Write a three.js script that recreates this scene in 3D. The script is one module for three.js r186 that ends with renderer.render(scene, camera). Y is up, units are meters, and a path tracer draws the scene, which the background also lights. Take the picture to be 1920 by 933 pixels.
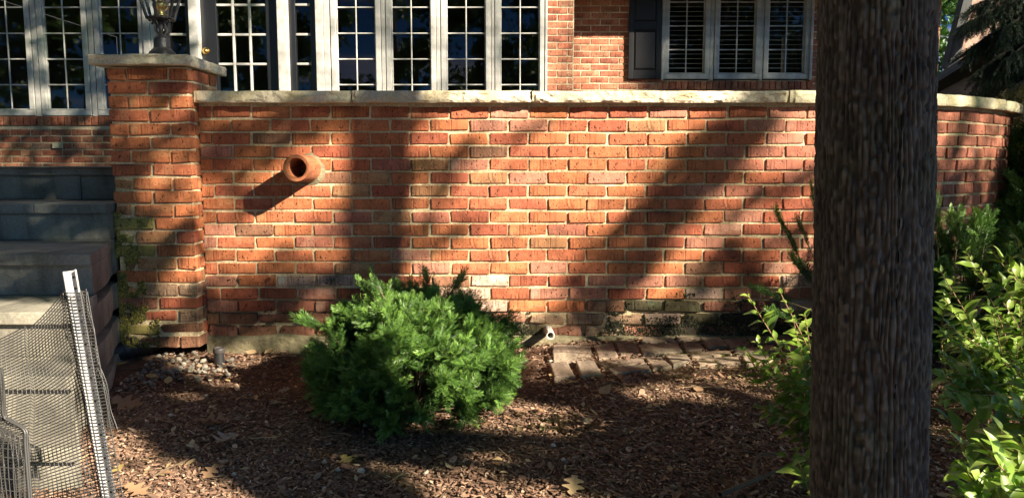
import * as THREE from 'three';
import { mergeGeometries, toCreasedNormals } from 'three/addons/utils/BufferGeometryUtils.js';
import { Sky } from 'three/addons/objects/Sky.js';

// ---------- camera, sky, sun, exposure ----------
const scene = new THREE.Scene();
const PITCH = 6.3 * Math.PI / 180, F = 1450, EYE = 1.0;
const camera = new THREE.PerspectiveCamera(2 * Math.atan(466.5 / F) * 180 / Math.PI, 1024 / 497, 0.05, 400);
camera.position.set(0, EYE, 0);
camera.rotation.x = -PITCH;
const SUN = new THREE.Vector3(1.3, 0.86, 1.0).normalize();
const sky = new Sky(); sky.name = 'sky'; sky.userData.kind = 'structure'; sky.scale.setScalar(1000);
const su = sky.material.uniforms;
su.sunPosition.value.copy(SUN); su.turbidity.value = 3; su.rayleigh.value = 0.4; su.mieCoefficient.value = 0.003;
scene.add(sky);
scene.environmentIntensity = 0.1;
const sun = new THREE.DirectionalLight(new THREE.Color(1.0, 0.87, 0.68), 5);
sun.position.copy(SUN).multiplyScalar(40); sun.castShadow = true; sun.shadow.radius = 1; sun.shadow.mapSize.set(4096, 4096);
Object.assign(sun.shadow.camera, { left: -14, right: 14, top: 14, bottom: -14, near: 1, far: 120 });
scene.add(sun); scene.add(sun.target);
const renderer = new THREE.WebGLRenderer({ antialias: true });
renderer.setSize(1024, 497);
renderer.toneMapping = THREE.LinearToneMapping;
renderer.toneMappingExposure = 3.45;
renderer.shadowMap.enabled = true;

// ---------- helpers ----------
function rng(seed) { let s = seed | 0; return () => { s = (s + 0x6d2b79f5) | 0; let t = Math.imul(s ^ (s >>> 15), 1 | s); t = (t + Math.imul(t ^ (t >>> 7), 61 | t)) ^ t; return ((t ^ (t >>> 14)) >>> 0) / 4294967296; }; }
const lerp = (a, b, t) => a + (b - a) * t, clamp = (x, a = 0, b = 1) => Math.min(b, Math.max(a, x));
const sstep = (a, b, x) => { const t = clamp((x - a) / (b - a)); return t * t * (3 - 2 * t); };
const V = (x, y, z) => new THREE.Vector3(x, y, z);
function hash(i, j, s) { let h = Math.imul(i, 374761393) + Math.imul(j, 668265263) + Math.imul(s, 1442695041) | 0; h = Math.imul(h ^ (h >>> 13), 1274126177); return ((h ^ (h >>> 16)) >>> 0) / 4294967296; }
function vnoise(x, y, s = 0, px = 0, py = px) {   // value noise, tileable with periods px, py
  const i = Math.floor(x), j = Math.floor(y), a = x - i, b = y - j, u = a * a * (3 - 2 * a), v = b * b * (3 - 2 * b);
  const w = (k, p) => p ? ((k % p) + p) % p : k;
  const i0 = w(i, px), i1 = w(i + 1, px), j0 = w(j, py), j1 = w(j + 1, py);
  return lerp(lerp(hash(i0, j0, s), hash(i1, j0, s), u), lerp(hash(i0, j1, s), hash(i1, j1, s), u), v);
}
function fbm(x, y, s, o = 4, px = 0, py = px) { let f = 0, a = 0.5, n = 0; for (let k = 0; k < o; k++) { f += a * vnoise(x, y, s + k, px, py); n += a; x *= 2; y *= 2; px *= 2; py *= 2; a *= 0.5; } return f / n; }
// the pinhole of the photograph: a pixel and a depth give a point, a point gives its pixel
const CP = Math.cos(PITCH), SP = Math.sin(PITCH);
function at(px, py, Z) { const xc = (px - 960) / F, yc = (466.5 - py) / F, dy = yc * CP - SP, dz = CP + yc * SP; return V(xc * Z / dz, EYE + dy * Z / dz, -Z); }
function proj(x, y, z) { const Y = y - EYE, d = -z * CP - Y * SP; return [960 + F * x / d, 466.5 - F * (Y * CP - z * SP) / d, d]; }
function onGround(px, py) { let Z = 3; for (let k = 0; k < 12; k++) { const a = at(px, py, 1), sl = EYE - a.y; Z = (EYE - groundY(a.x * Z, -Z)) / sl; } return at(px, py, Z); }
function groundY(x, z) { return lerp(0, 0.075, sstep(-0.4, 0.5, x)) - 0.05 * (z + 4.04) * sstep(-5, -4, z) + 0.018 * (vnoise(x * 2.3, z * 2.3, 5) - 0.5); }

function texture(size, fn, srgb = false, h = size) {
  const d = new Uint8Array(size * h * 4);
  for (let y = 0; y < h; y++) for (let x = 0; x < size; x++) {
    const c = fn(x / size, y / h), o = (y * size + x) * 4;
    if (typeof c === 'number') d[o] = d[o + 1] = d[o + 2] = clamp(c) * 255; else { d[o] = clamp(c[0]) * 255; d[o + 1] = clamp(c[1]) * 255; d[o + 2] = clamp(c[2]) * 255; }
    d[o + 3] = 255;
  }
  const t = new THREE.DataTexture(d, size, h); t.wrapS = t.wrapT = THREE.RepeatWrapping; t.magFilter = THREE.LinearFilter; t.minFilter = THREE.LinearMipmapLinearFilter; t.generateMipmaps = true;
  if (srgb) t.colorSpace = THREE.SRGBColorSpace; t.needsUpdate = true; return t;
}
const rep = (t, x, y = x) => { const c = t.clone(); c.repeat.set(x, y); c.needsUpdate = true; return c; };
function mat(rgb, rough = 0.85, o = {}) { const m = new THREE.MeshPhysicalMaterial({ roughness: rough, ...o }); m.color.setRGB(...rgb); return m; }
function shadow(o) { o.traverse((m) => { if (m.isMesh) { m.castShadow = true; m.receiveShadow = true; } }); return o; }
const used = {};
function numbered(n) { const k = used[n] = (used[n] ?? -1) + 1; return k ? n + '_' + String(k).padStart(3, '0') : n; }
function thing(name, label, category, group) { const g = new THREE.Group(); g.name = numbered(name); g.userData = { label, category }; if (group) g.userData.group = group; scene.add(g); return g; }
function part(name, geo, m, parent, kind) { const o = new THREE.Mesh(geo, m); o.name = name; o.castShadow = o.receiveShadow = true; if (kind) o.userData.kind = kind; parent.add(o); return o; }
function one(name, geo, m, label, category, group) { const o = part(numbered(name), geo, m, scene); o.userData = { label, category }; if (group) o.userData.group = group; return o; }
function struct(name, geo, m) { const o = part(name, geo, m, scene); o.userData.kind = 'structure'; return o; }
function stuff(name, geo, m, label, category) { const o = part(name, geo, m, scene, 'stuff'); Object.assign(o.userData, { label, category }); return o; }
function inst(name, geo, m, mats, parent, colors, kind) {
  const o = new THREE.InstancedMesh(geo, m, mats.length); o.name = name; mats.forEach((x, i) => o.setMatrixAt(i, x));
  if (colors) colors.forEach((c, i) => o.setColorAt(i, c)); o.castShadow = o.receiveShadow = true; if (kind) o.userData.kind = kind; parent.add(o); return o;
}
// box with a small chamfer; metres uv on every face, so textures keep their size
function box(w, h, d, c = 0.003, jit = 0, seed = 1, uo = [0, 0]) {
  const r = rng(seed), P = [], I = [], UV = [], hx = w / 2, hy = h / 2, hz = d / 2;
  c = Math.min(c, hx * 0.8, hy * 0.8, hz * 0.8);
  const id = {}, corner = {};
  for (const sx of [-1, 1]) for (const sy of [-1, 1]) for (const sz of [-1, 1]) {
    const j = [0, 0, 0].map(() => (r() - 0.5) * 2 * jit), cc = c * (1 + (jit ? (r() - 0.3) * 1.2 : 0));
    for (let f = 0; f < 3; f++) {
      const q = [sx * (hx - (f === 0 ? 0 : cc)) + j[0], sy * (hy - (f === 1 ? 0 : cc)) + j[1], sz * (hz - (f === 2 ? 0 : cc)) + j[2]];
      id[[sx, sy, sz, f]] = P.length / 3; P.push(...q);
      UV.push(...(f === 0 ? [q[2] + uo[0], q[1] + uo[1]] : f === 1 ? [q[0] + uo[0], q[2] + uo[1]] : [q[0] + uo[0], q[1] + uo[1]]));
    }
  }
  const quad = (a, b, cc2, dd) => I.push(a, b, cc2, a, cc2, dd), g = (x, y, z, f) => id[[x, y, z, f]];
  const push = (a, b, cc2, dd, n) => { // orient outwards
    const A = V(...P.slice(a * 3, a * 3 + 3)), B = V(...P.slice(b * 3, b * 3 + 3)), C = V(...P.slice(cc2 * 3, cc2 * 3 + 3));
    const nn = B.clone().sub(A).cross(C.clone().sub(A)); if (nn.dot(n) < 0) { if (dd === undefined) I.push(a, cc2, b); else quad(a, dd, cc2, b); } else { if (dd === undefined) I.push(a, b, cc2); else quad(a, b, cc2, dd); }
  };
  for (const s of [-1, 1]) {
    push(g(s, -1, -1, 0), g(s, 1, -1, 0), g(s, 1, 1, 0), g(s, -1, 1, 0), V(s, 0, 0));
    push(g(-1, s, -1, 1), g(1, s, -1, 1), g(1, s, 1, 1), g(-1, s, 1, 1), V(0, s, 0));
    push(g(-1, -1, s, 2), g(1, -1, s, 2), g(1, 1, s, 2), g(-1, 1, s, 2), V(0, 0, s));
    for (const t of [-1, 1]) {
      push(g(s, t, -1, 0), g(s, t, 1, 0), g(s, t, 1, 1), g(s, t, -1, 1), V(s, t, 0));
      push(g(s, -1, t, 0), g(s, 1, t, 0), g(s, 1, t, 2), g(s, -1, t, 2), V(s, 0, t));
      push(g(-1, s, t, 1), g(1, s, t, 1), g(1, s, t, 2), g(-1, s, t, 2), V(0, s, t));
      for (const k of [-1, 1]) push(g(s, t, k, 0), g(s, t, k, 1), g(s, t, k, 2), undefined, V(s, t, k));
    }
  }
  const G = new THREE.BufferGeometry(); G.setAttribute('position', new THREE.Float32BufferAttribute(P, 3)); G.setAttribute('uv', new THREE.Float32BufferAttribute(UV, 2)); G.setIndex(I); G.computeVertexNormals(); return G;
}
const boxAt = (x0, x1, y0, y1, z0, z1, c = 0.003) => box(x1 - x0, y1 - y0, z1 - z0, c, 0, 1).translate((x0 + x1) / 2, (y0 + y1) / 2, (z0 + z1) / 2);
const plain = (g) => { const q = g.index ? g.toNonIndexed() : g; for (const k of Object.keys(q.attributes)) if (!['position', 'normal', 'uv'].includes(k)) q.deleteAttribute(k); return q; };
const merge = (list) => mergeGeometries(list.map(plain));
function tube(pts, r0, r1 = r0, seg = 6, n = pts.length * 3) {   // tapered tube through points
  const c = new THREE.CatmullRomCurve3(pts), g = new THREE.TubeGeometry(c, n, 1, seg, false), p = g.attributes.position;
  for (let i = 0; i <= n; i++) { const o = c.getPointAt(i / n), r = lerp(r0, r1, i / n); for (let j = 0; j <= seg; j++) { const k = i * (seg + 1) + j; p.setXYZ(k, o.x + (p.getX(k) - o.x) * r, o.y + (p.getY(k) - o.y) * r, o.z + (p.getZ(k) - o.z) * r); } }
  return g;
}
function grid(nu, nv, fn, uvs = 1) {   // surface over (u, v) in 0..1
  const P = [], U = [], I = [];
  for (let j = 0; j <= nv; j++) for (let i = 0; i <= nu; i++) { const p = fn(i / nu, j / nv); P.push(p.x, p.y, p.z); U.push(p.u ?? i / nu * uvs, p.v ?? j / nv * uvs); }
  for (let j = 0; j < nv; j++) for (let i = 0; i < nu; i++) { const a = j * (nu + 1) + i, b = a + 1, c = a + nu + 1, d = c + 1; I.push(a, b, d, a, d, c); }
  const g = new THREE.BufferGeometry(); g.setAttribute('position', new THREE.Float32BufferAttribute(P, 3)); g.setAttribute('uv', new THREE.Float32BufferAttribute(U, 2)); g.setIndex(I); g.computeVertexNormals(); return g;
}
const flip = (g) => { const i = g.index, p = g.attributes; if (i) for (let k = 0; k < i.count; k += 3) { const a = i.getX(k); i.setX(k, i.getX(k + 1)); i.setX(k + 1, a); } else for (const n of ['position', 'normal', 'uv']) { const q = p[n], s = q.itemSize; for (let k = 0; k < q.count; k += 3) for (let c = 0; c < s; c++) { const a = q.array[k * s + c]; q.array[k * s + c] = q.array[(k + 1) * s + c]; q.array[(k + 1) * s + c] = a; } } g.computeVertexNormals(); return g; };   // turn a mirrored geometry the right way out
const M4 = (p, q, s) => new THREE.Matrix4().compose(p, q, typeof s === 'number' ? V(s, s, s) : s);
const QY = V(0, 1, 0);
function aim(dir, spin = 0) { const q = new THREE.Quaternion().setFromUnitVectors(QY, dir.clone().normalize()); return q.multiply(new THREE.Quaternion().setFromAxisAngle(QY, spin)); }

// ---------- textures and materials ----------
const brickMap = texture(512, (u, v) => {     // one metre of fired clay: drag marks, pits, pale bloom
  const drag = vnoise(u * 260, v * 9, 3, 260, 9), grain = vnoise(u * 220, v * 220, 4, 220), cloud = fbm(u * 12, v * 12, 9, 4, 12), bloom = sstep(0.58, 0.8, fbm(u * 9, v * 14, 31, 4, 9, 14)), pit = sstep(0.8, 0.95, vnoise(u * 120, v * 120, 8, 120));
  const k = 0.62 + 0.42 * cloud + 0.16 * (grain - 0.5) - 0.26 * sstep(0.72, 0.95, drag) * sstep(0.35, 0.6, vnoise(u * 14, v * 14, 12, 14)) - 0.35 * pit - 0.2 * sstep(0.6, 0.85, fbm(u * 7, v * 7, 14, 3, 7));
  return [k + bloom * 0.12, k * 0.97 + bloom * 0.24, k * 0.95 + bloom * 0.27];
}, true);
const brickBump = texture(512, (u, v) => 0.5 + 0.35 * (fbm(u * 30, v * 30, 2, 4, 30) - 0.5) + 0.2 * (vnoise(u * 90, v * 26, 21, 90, 26) - 0.5) - 0.3 * sstep(0.78, 0.95, vnoise(u * 110, v * 14, 3, 110, 14)) - 0.35 * sstep(0.8, 0.95, vnoise(u * 120, v * 120, 8, 120)));
const mortarMap = texture(512, (u, v) => { const c = fbm(u * 8, v * 8, 41, 4, 8), g = vnoise(u * 240, v * 240, 42, 240), k = 0.6 + 0.42 * c + 0.28 * (g - 0.5); return [k, k * (0.95 + 0.06 * c), k * (0.88 + 0.1 * c)]; }, true);
const mortarBump = texture(512, (u, v) => fbm(u * 60, v * 60, 44, 4, 60));
const stoneMap = texture(512, (u, v) => { const c = fbm(u * 6, v * 10, 51, 5, 6, 10), g = vnoise(u * 200, v * 200, 52, 200), d = sstep(0.55, 0.75, fbm(u * 10, v * 10, 57, 4, 10)), k = 0.74 + 0.34 * c + 0.14 * (g - 0.5); return [k, k * (0.98 - 0.02 * d), k * (0.95 - 0.09 * d)]; }, true);
const stoneBump = texture(512, (u, v) => fbm(u * 26, v * 34, 55, 5, 26, 34));
const blockMap = texture(512, (u, v) => { const c = fbm(u * 5, v * 5, 61, 5, 5), g = vnoise(u * 180, v * 180, 62, 180), st = sstep(0.5, 0.8, fbm(u * 14, v * 3, 63, 4, 14, 3)), k = 0.6 + 0.42 * c + 0.14 * (g - 0.5) - 0.16 * st; return [k, k, k * 0.97]; }, true);
const barkMap = texture(512, (u, v) => { const r = fbm(u * 40, v * 12, 71, 4, 40, 12), g = vnoise(u * 160, v * 90, 72, 160, 90), l = sstep(0.55, 0.75, fbm(u * 5, v * 6, 73, 4, 5, 6)), k = 0.65 + 0.4 * r + 0.45 * (g - 0.5); return [k, k * (0.97 + 0.06 * l), k * 0.92]; }, true);
const barkBump = texture(512, (u, v) => fbm(u * 60, v * 26, 75, 4, 60, 26));
const soilMap = texture(512, (u, v) => { const c = fbm(u * 20, v * 20, 81, 5, 20), g = vnoise(u * 150, v * 150, 82, 150), k = 0.62 + 0.4 * c + 0.3 * (g - 0.5); return [k, k * 0.95, k * 0.9]; }, true);
const soilBump = texture(512, (u, v) => fbm(u * 40, v * 40, 84, 5, 40));
const grainMap = texture(256, (u, v) => 0.8 + 0.35 * (fbm(u * 16, v * 16, 91, 5, 16) - 0.5), true);

const brickM = (rgb, bump = 0.006) => mat(rgb, 0.9, { map: brickMap, bumpMap: brickBump, bumpScale: bump });
const TINT = { orange: brickM([0.60, 0.21, 0.09]), red: brickM([0.55, 0.175, 0.085]), deep: brickM([0.48, 0.14, 0.075]), amber: brickM([0.63, 0.215, 0.09]), tan: brickM([0.50, 0.25, 0.12]), brown: brickM([0.34, 0.17, 0.1]), pink: brickM([0.62, 0.28, 0.19], 0.005), mauve: brickM([0.53, 0.2, 0.13]),
  moss: brickM([0.10, 0.085, 0.04], 0.008), lichen: brickM([0.32, 0.28, 0.09], 0.008), worn: brickM([0.38, 0.17, 0.11], 0.009), pale: brickM([0.72, 0.5, 0.4], 0.007), bare: brickM([0.55, 0.36, 0.24], 0.008), sootCavity: brickM([0.07, 0.055, 0.04], 0.008) };  // last tint: near-black soot with the dark of brick cavities painted in
const HOUSE_TINT = [brickM([0.55, 0.22, 0.13]), brickM([0.49, 0.17, 0.10]), brickM([0.60, 0.27, 0.16]), brickM([0.44, 0.15, 0.095]), brickM([0.33, 0.2, 0.15])];
const M = {
  mortar: mat([0.80, 0.65, 0.45], 0.95, { map: mortarMap, bumpMap: mortarBump, bumpScale: 0.004 }),
  houseMortar: mat([0.8, 0.68, 0.52], 0.95, { map: mortarMap, bumpMap: mortarBump, bumpScale: 0.003 }),
  stone: mat([0.85, 0.78, 0.63], 0.9, { map: stoneMap, bumpMap: stoneBump, bumpScale: 0.012 }),
  stoneB: mat([0.80, 0.73, 0.6], 0.9, { map: stoneMap, bumpMap: stoneBump, bumpScale: 0.012 }),
  stoneC: mat([0.72, 0.68, 0.5], 0.9, { map: stoneMap, bumpMap: stoneBump, bumpScale: 0.008 }),
  block: mat([0.42, 0.39, 0.33], 0.92, { map: blockMap, bumpMap: stoneBump, bumpScale: 0.003 }),
  blockWarm: mat([0.36, 0.33, 0.28], 0.92, { map: blockMap, bumpMap: stoneBump, bumpScale: 0.003 }),
  blue: mat([0.25, 0.245, 0.235], 0.75, { map: blockMap, bumpMap: stoneBump, bumpScale: 0.003 }),
  footing: mat([0.36, 0.31, 0.20], 0.95, { map: blockMap, bumpMap: stoneBump, bumpScale: 0.01 }),
  soil: mat([0.2, 0.12, 0.08], 1, { map: rep(soilMap, 1), bumpMap: rep(soilBump, 1), bumpScale: 0.02 }),
  white: mat([0.78, 0.77, 0.74], 0.45, { map: grainMap }),
  black: mat([0.012, 0.013, 0.016], 0.3, { clearcoat: 0.4, clearcoatRoughness: 0.25 }),
  shutter: mat([0.012, 0.012, 0.015], 0.38, {}),
  iron: mat([0.05, 0.05, 0.055], 0.42, { metalness: 0.5, bumpMap: stoneBump, bumpScale: 0.002 }),
  brass: mat([0.75, 0.52, 0.18], 0.3, { metalness: 1 }),
  glass: mat([1, 1, 1], 0.02, { transmission: 1, thickness: 0, ior: 1.52 }),
  lampGlass: mat([0.86, 0.92, 0.95], 0.05, { transmission: 1, thickness: 0, ior: 1.5 }),
  clay: mat([0.55, 0.2, 0.09], 0.85, { map: brickMap, bumpMap: mortarBump, bumpScale: 0.0015 }),
  pvc: mat([0.85, 0.82, 0.75], 0.4, { map: grainMap }),
  plastic: mat([0.02, 0.02, 0.021], 0.5),
  net: mat([0.05, 0.049, 0.047], 0.38),
  stake: mat([0.80, 0.80, 0.80], 0.35, { map: grainMap }),
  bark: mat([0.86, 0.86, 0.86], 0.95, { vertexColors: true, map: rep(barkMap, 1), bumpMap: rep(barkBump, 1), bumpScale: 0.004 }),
  barkFar: mat([0.12, 0.10, 0.08], 0.95, { map: rep(barkMap, 1, 1), bumpMap: rep(barkBump, 1), bumpScale: 0.02 }),
  twig: mat([0.13, 0.09, 0.055], 0.9),
  stem: mat([0.22, 0.13, 0.07], 0.8),
  room: mat([0.05, 0.045, 0.04], 0.9),
  blind: mat([0.8, 0.79, 0.76], 0.6),
  stucco: mat([0.46, 0.33, 0.28], 0.95, { map: mortarMap, bumpMap: mortarBump, bumpScale: 0.004 }),
  slate: mat([0.06, 0.065, 0.07], 0.8, { map: blockMap }),
};
const leafM = (rgb, tr = 0.35, rough = 0.5) => mat(rgb, rough, { transmission: tr, thickness: 0, side: THREE.DoubleSide, ior: 1.4 });

const blob2 = (x, y, cx, cy, rx, ry) => Math.max(0, 1 - ((x - cx) / rx) ** 2 - ((y - cy) / ry) ** 2);
// ---------- the garden wall: straight, then bending back to the right ----------
const WZ = 4.04, XA = 1.33, RW = 2.3, X0 = -1.62, PITCHY = 0.0677, PITCHX = 0.205;
function wallAt(s, out = 0) {   // s metres along the face from the pier; out metres proud of it
  const x = X0 + s;
  if (x <= XA) return { x, z: -WZ + out, a: 0 };
  const a = (x - XA) / RW, r = RW + out;
  return { x: XA + r * Math.sin(a), z: -WZ - RW + r * Math.cos(a), a };
}
const SMAX = XA - X0 + RW * 1.75;
const ROW0 = EYE + 0.196;   // centre of the second course
const bricks = {};
function brickGeo(kind, k) {
  const key = kind + k; if (bricks[key]) return bricks[key];
  const [w, h, d] = { stretcher: [0.194, 0.0568, 0.07], header: [0.0925, 0.0568, 0.07], soldier: [0.0575, 0.088, 0.07], rough: [0.19, 0.055, 0.07], small: [0.193, 0.0555, 0.06], smallhead: [0.093, 0.0555, 0.06] }[kind];
  const r = rng(k * 97 + kind.length * 13 + 5);
  const j = kind === 'rough' ? 0.009 : kind === 'stretcher' || kind === 'header' ? 0.003 : 0.0015;
  return bricks[key] = box(w, h, d, kind === 'rough' ? 0.008 : 0.003, j, k * 31 + kind.length * 7, [r() * 3, r() * 3]).translate(0, 0, -d / 2);
}
const wall = thing('garden_wall', 'red brick garden wall with pale stone coping, bending away at its right end', 'wall');
{
  const R = rng(11), list = [], base = [];
  part('mortar', grid(330, 130, (u, v) => {
    const s = u * SMAX, y = lerp(0.06, 1.312, v), q = wallAt(s, -0.0085 + 0.006 * (fbm(s * 22, y * 22, 17, 3) - 0.4) - 0.018 * sstep(0.3, 0.25, y) * sstep(0.1, 0.3, vnoise(s * 6, y * 9, 19))); return { x: q.x, y, z: q.z, u: s, v: y };
  }), M.mortar, wall);
  const pick = (row, s) => {
    const px = proj(wallAt(s).x, ROW0 - row * PITCHY, wallAt(s).z)[0], r = R();
    if (row >= 14 && px > 1180) return r < 0.16 ? 'moss' : r < 0.42 ? 'bare' : r < 0.5 ? 'sootCavity' : r < 0.7 ? 'worn' : r < 0.86 ? 'pale' : 'pink';
    if (row >= 13 && px > 1330) return r < 0.12 ? 'moss' : r < 0.4 ? 'bare' : 'pink';
    if (row >= 15) return px < 640 ? (r < 0.5 ? 'worn' : 'brown') : r < 0.3 ? 'bare' : r < 0.6 ? 'worn' : 'moss';
    if (row >= 12 && r < 0.5) return r < 0.14 ? 'pale' : 'pink';
    if ((row === 0 || row === -1) && px > 900 && px < 1280 && r < 0.5) return 'pink';
    if (px > 1330) return r < 0.35 ? 'mauve' : r < 0.6 ? 'red' : r < 0.85 ? 'deep' : 'pink';
    return r < 0.34 ? 'orange' : r < 0.62 ? 'red' : r < 0.74 ? 'deep' : r < 0.84 ? 'amber' : r < 0.89 ? 'tan' : r < 0.92 ? 'brown' : r < 0.96 ? 'mauve' : 'pink';
  };
  for (let row = -1; row <= 16; row++) {
    const y = ROW0 - row * PITCHY;
    let s = (row % 2 === 0 ? -0.0195 : -0.137 + 0.02) - X0 - PITCHX * 9 + (R() - 0.5) * 0.012;
    for (let k = 0; k < 40; k++, s += PITCHX + (R() - 0.5) * 0.003) {
      let c = s + PITCHX / 2, w = PITCHX; if (s + w < 0.03 || c > SMAX) continue;
      let kind = 'stretcher', sx = 1;
      if (s < 0) { c = (s + w) / 2; sx = (s + w) / PITCHX; }
      const tint = pick(row, c), rough = ['moss', 'sootCavity', 'bare', 'worn', 'lichen'].includes(tint);
      const bad = rough && row >= 13, q = wallAt(c, (R() - 0.5) * 0.004 - (bad ? (R() < 0.12 ? 0.014 : R() * 0.006) : 0));
      const clayHole = Math.hypot(q.x - (-1.06), y - 0.96) < 0.06 && q.a === 0;
      list.push({ d: proj(q.x, y, q.z), q, y: y + (R() - 0.5) * 0.004, geo: brickGeo(bad ? 'rough' : kind, Math.floor(R() * 10)), m: TINT[tint], sx, rz: (R() - 0.5) * 0.012, tilt: (R() - 0.5) * 0.02, clayHole });
    }
  }
  const vis = (b) => b.d[0] > -40 && b.d[0] < 1960 && b.q.a < 1.05 && !(b.d[0] > 1570 && b.d[0] < 1700);
  list.sort((a, b) => (vis(b) - vis(a)) || (a.d[2] - b.d[2]));
  const rest = [];
  list.forEach((b, i) => {
    const o = new THREE.Mesh(b.geo, b.m); o.position.set(b.q.x, b.y, b.q.z); o.rotation.set(b.tilt * 0.5, b.q.a + b.tilt, b.rz, 'YXZ'); o.scale.x = b.sx * 0.998;
    if (i < 300) { o.name = 'brick'; o.castShadow = o.receiveShadow = true; wall.add(o); } else { o.updateMatrix(); rest.push(b.geo.clone().applyMatrix4(o.matrix)); }
  });
  part('brickwork', merge(rest), TINT.mauve, wall, 'stuff');
  // back leaf so the wall has its thickness
  part('core', grid(120, 2, (u, v) => { const s = u * SMAX, q = wallAt(s, v < 0.4 ? -0.05 : -0.2); return { x: q.x, y: v < 0.9 && v > 0.4 ? 1.31 : v < 0.4 ? 1.31 : 0, z: q.z, u: s, v }; }), M.mortar, wall);
  // footing
  part('footing', grid(260, 14, (u, v) => {
    const s = u * SMAX, y = lerp(-0.12, 0.092, v), q = wallAt(s, 0.012 + 0.016 * (fbm(s * 9, y * 9, 23, 4) - 0.3) - (v > 0.93 ? 0.03 : 0)); return { x: q.x, y: y + (v > 0.5 ? 0.012 * vnoise(s * 5, 1, 29) : 0), z: q.z, u: s, v: y };
  }), M.footing, wall);
  // coping stones, rock faced
  const cuts = [0.0, 0.805, 1.722, 3.03, 4.62, 5.7, 6.5];
  for (let k = 0; k + 1 < cuts.length; k++) {
    const s0 = cuts[k] + 0.0025, s1 = cuts[k + 1] - 0.0025, n = Math.ceil((s1 - s0) / 0.009), yb = EYE + 0.309, yt = EYE + 0.3665 + (k % 2) * 0.002, amp = k === 0 ? 0.014 : k < 3 ? 0.016 : 0.006;
    const prof = [[-0.26, yb], [0.05, yb], ...Array.from({ length: 7 }, (_, i) => [0.057, lerp(yb, yt, i / 6)]), [0.045, yt], [-0.26, yt], [-0.26, yb]];
    const g = grid(n, prof.length - 1, (u, v) => {
      const i = Math.round(v * (prof.length - 1)), s = lerp(s0, s1, u); let [o, y] = prof[i];
      if (i >= 1 && i <= 9) { const f = fbm(s * 16 + y * 10, y * 34 + s * 6, 37 + k, 4), step = Math.floor(fbm(s * 11 - y * 22, y * 22, 47 + k, 2) * 7) / 7; o += amp * ((f - 0.5) * 1.1 + (step - 0.5) * 1.3) - (i === 2 || i === 8 ? 0.005 : 0) - (u < 0.012 || u > 0.988 ? 0.006 : 0); y += (vnoise(s * 14, 3, 60 + i) - 0.5) * 0.004; }
      const q = wallAt(s, o); return { x: q.x, y, z: q.z, u: s, v: y + o };
    });
    const ends = [];
    for (const s of [s0, s1]) { const a = wallAt(s, 0.052), b = wallAt(s, -0.26); ends.push(grid(1, 1, (u, v) => ({ x: lerp(a.x, b.x, s === s0 ? u : 1 - u), z: lerp(a.z, b.z, s === s0 ? u : 1 - u), y: lerp(yb, yt, v) }))); }
    part('coping_stone', merge([toCreasedNormals(g, 0.6), ...ends]), k >= 3 ? M.stoneC : k % 2 ? M.stoneB : M.stone, wall);
  }
}

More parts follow.
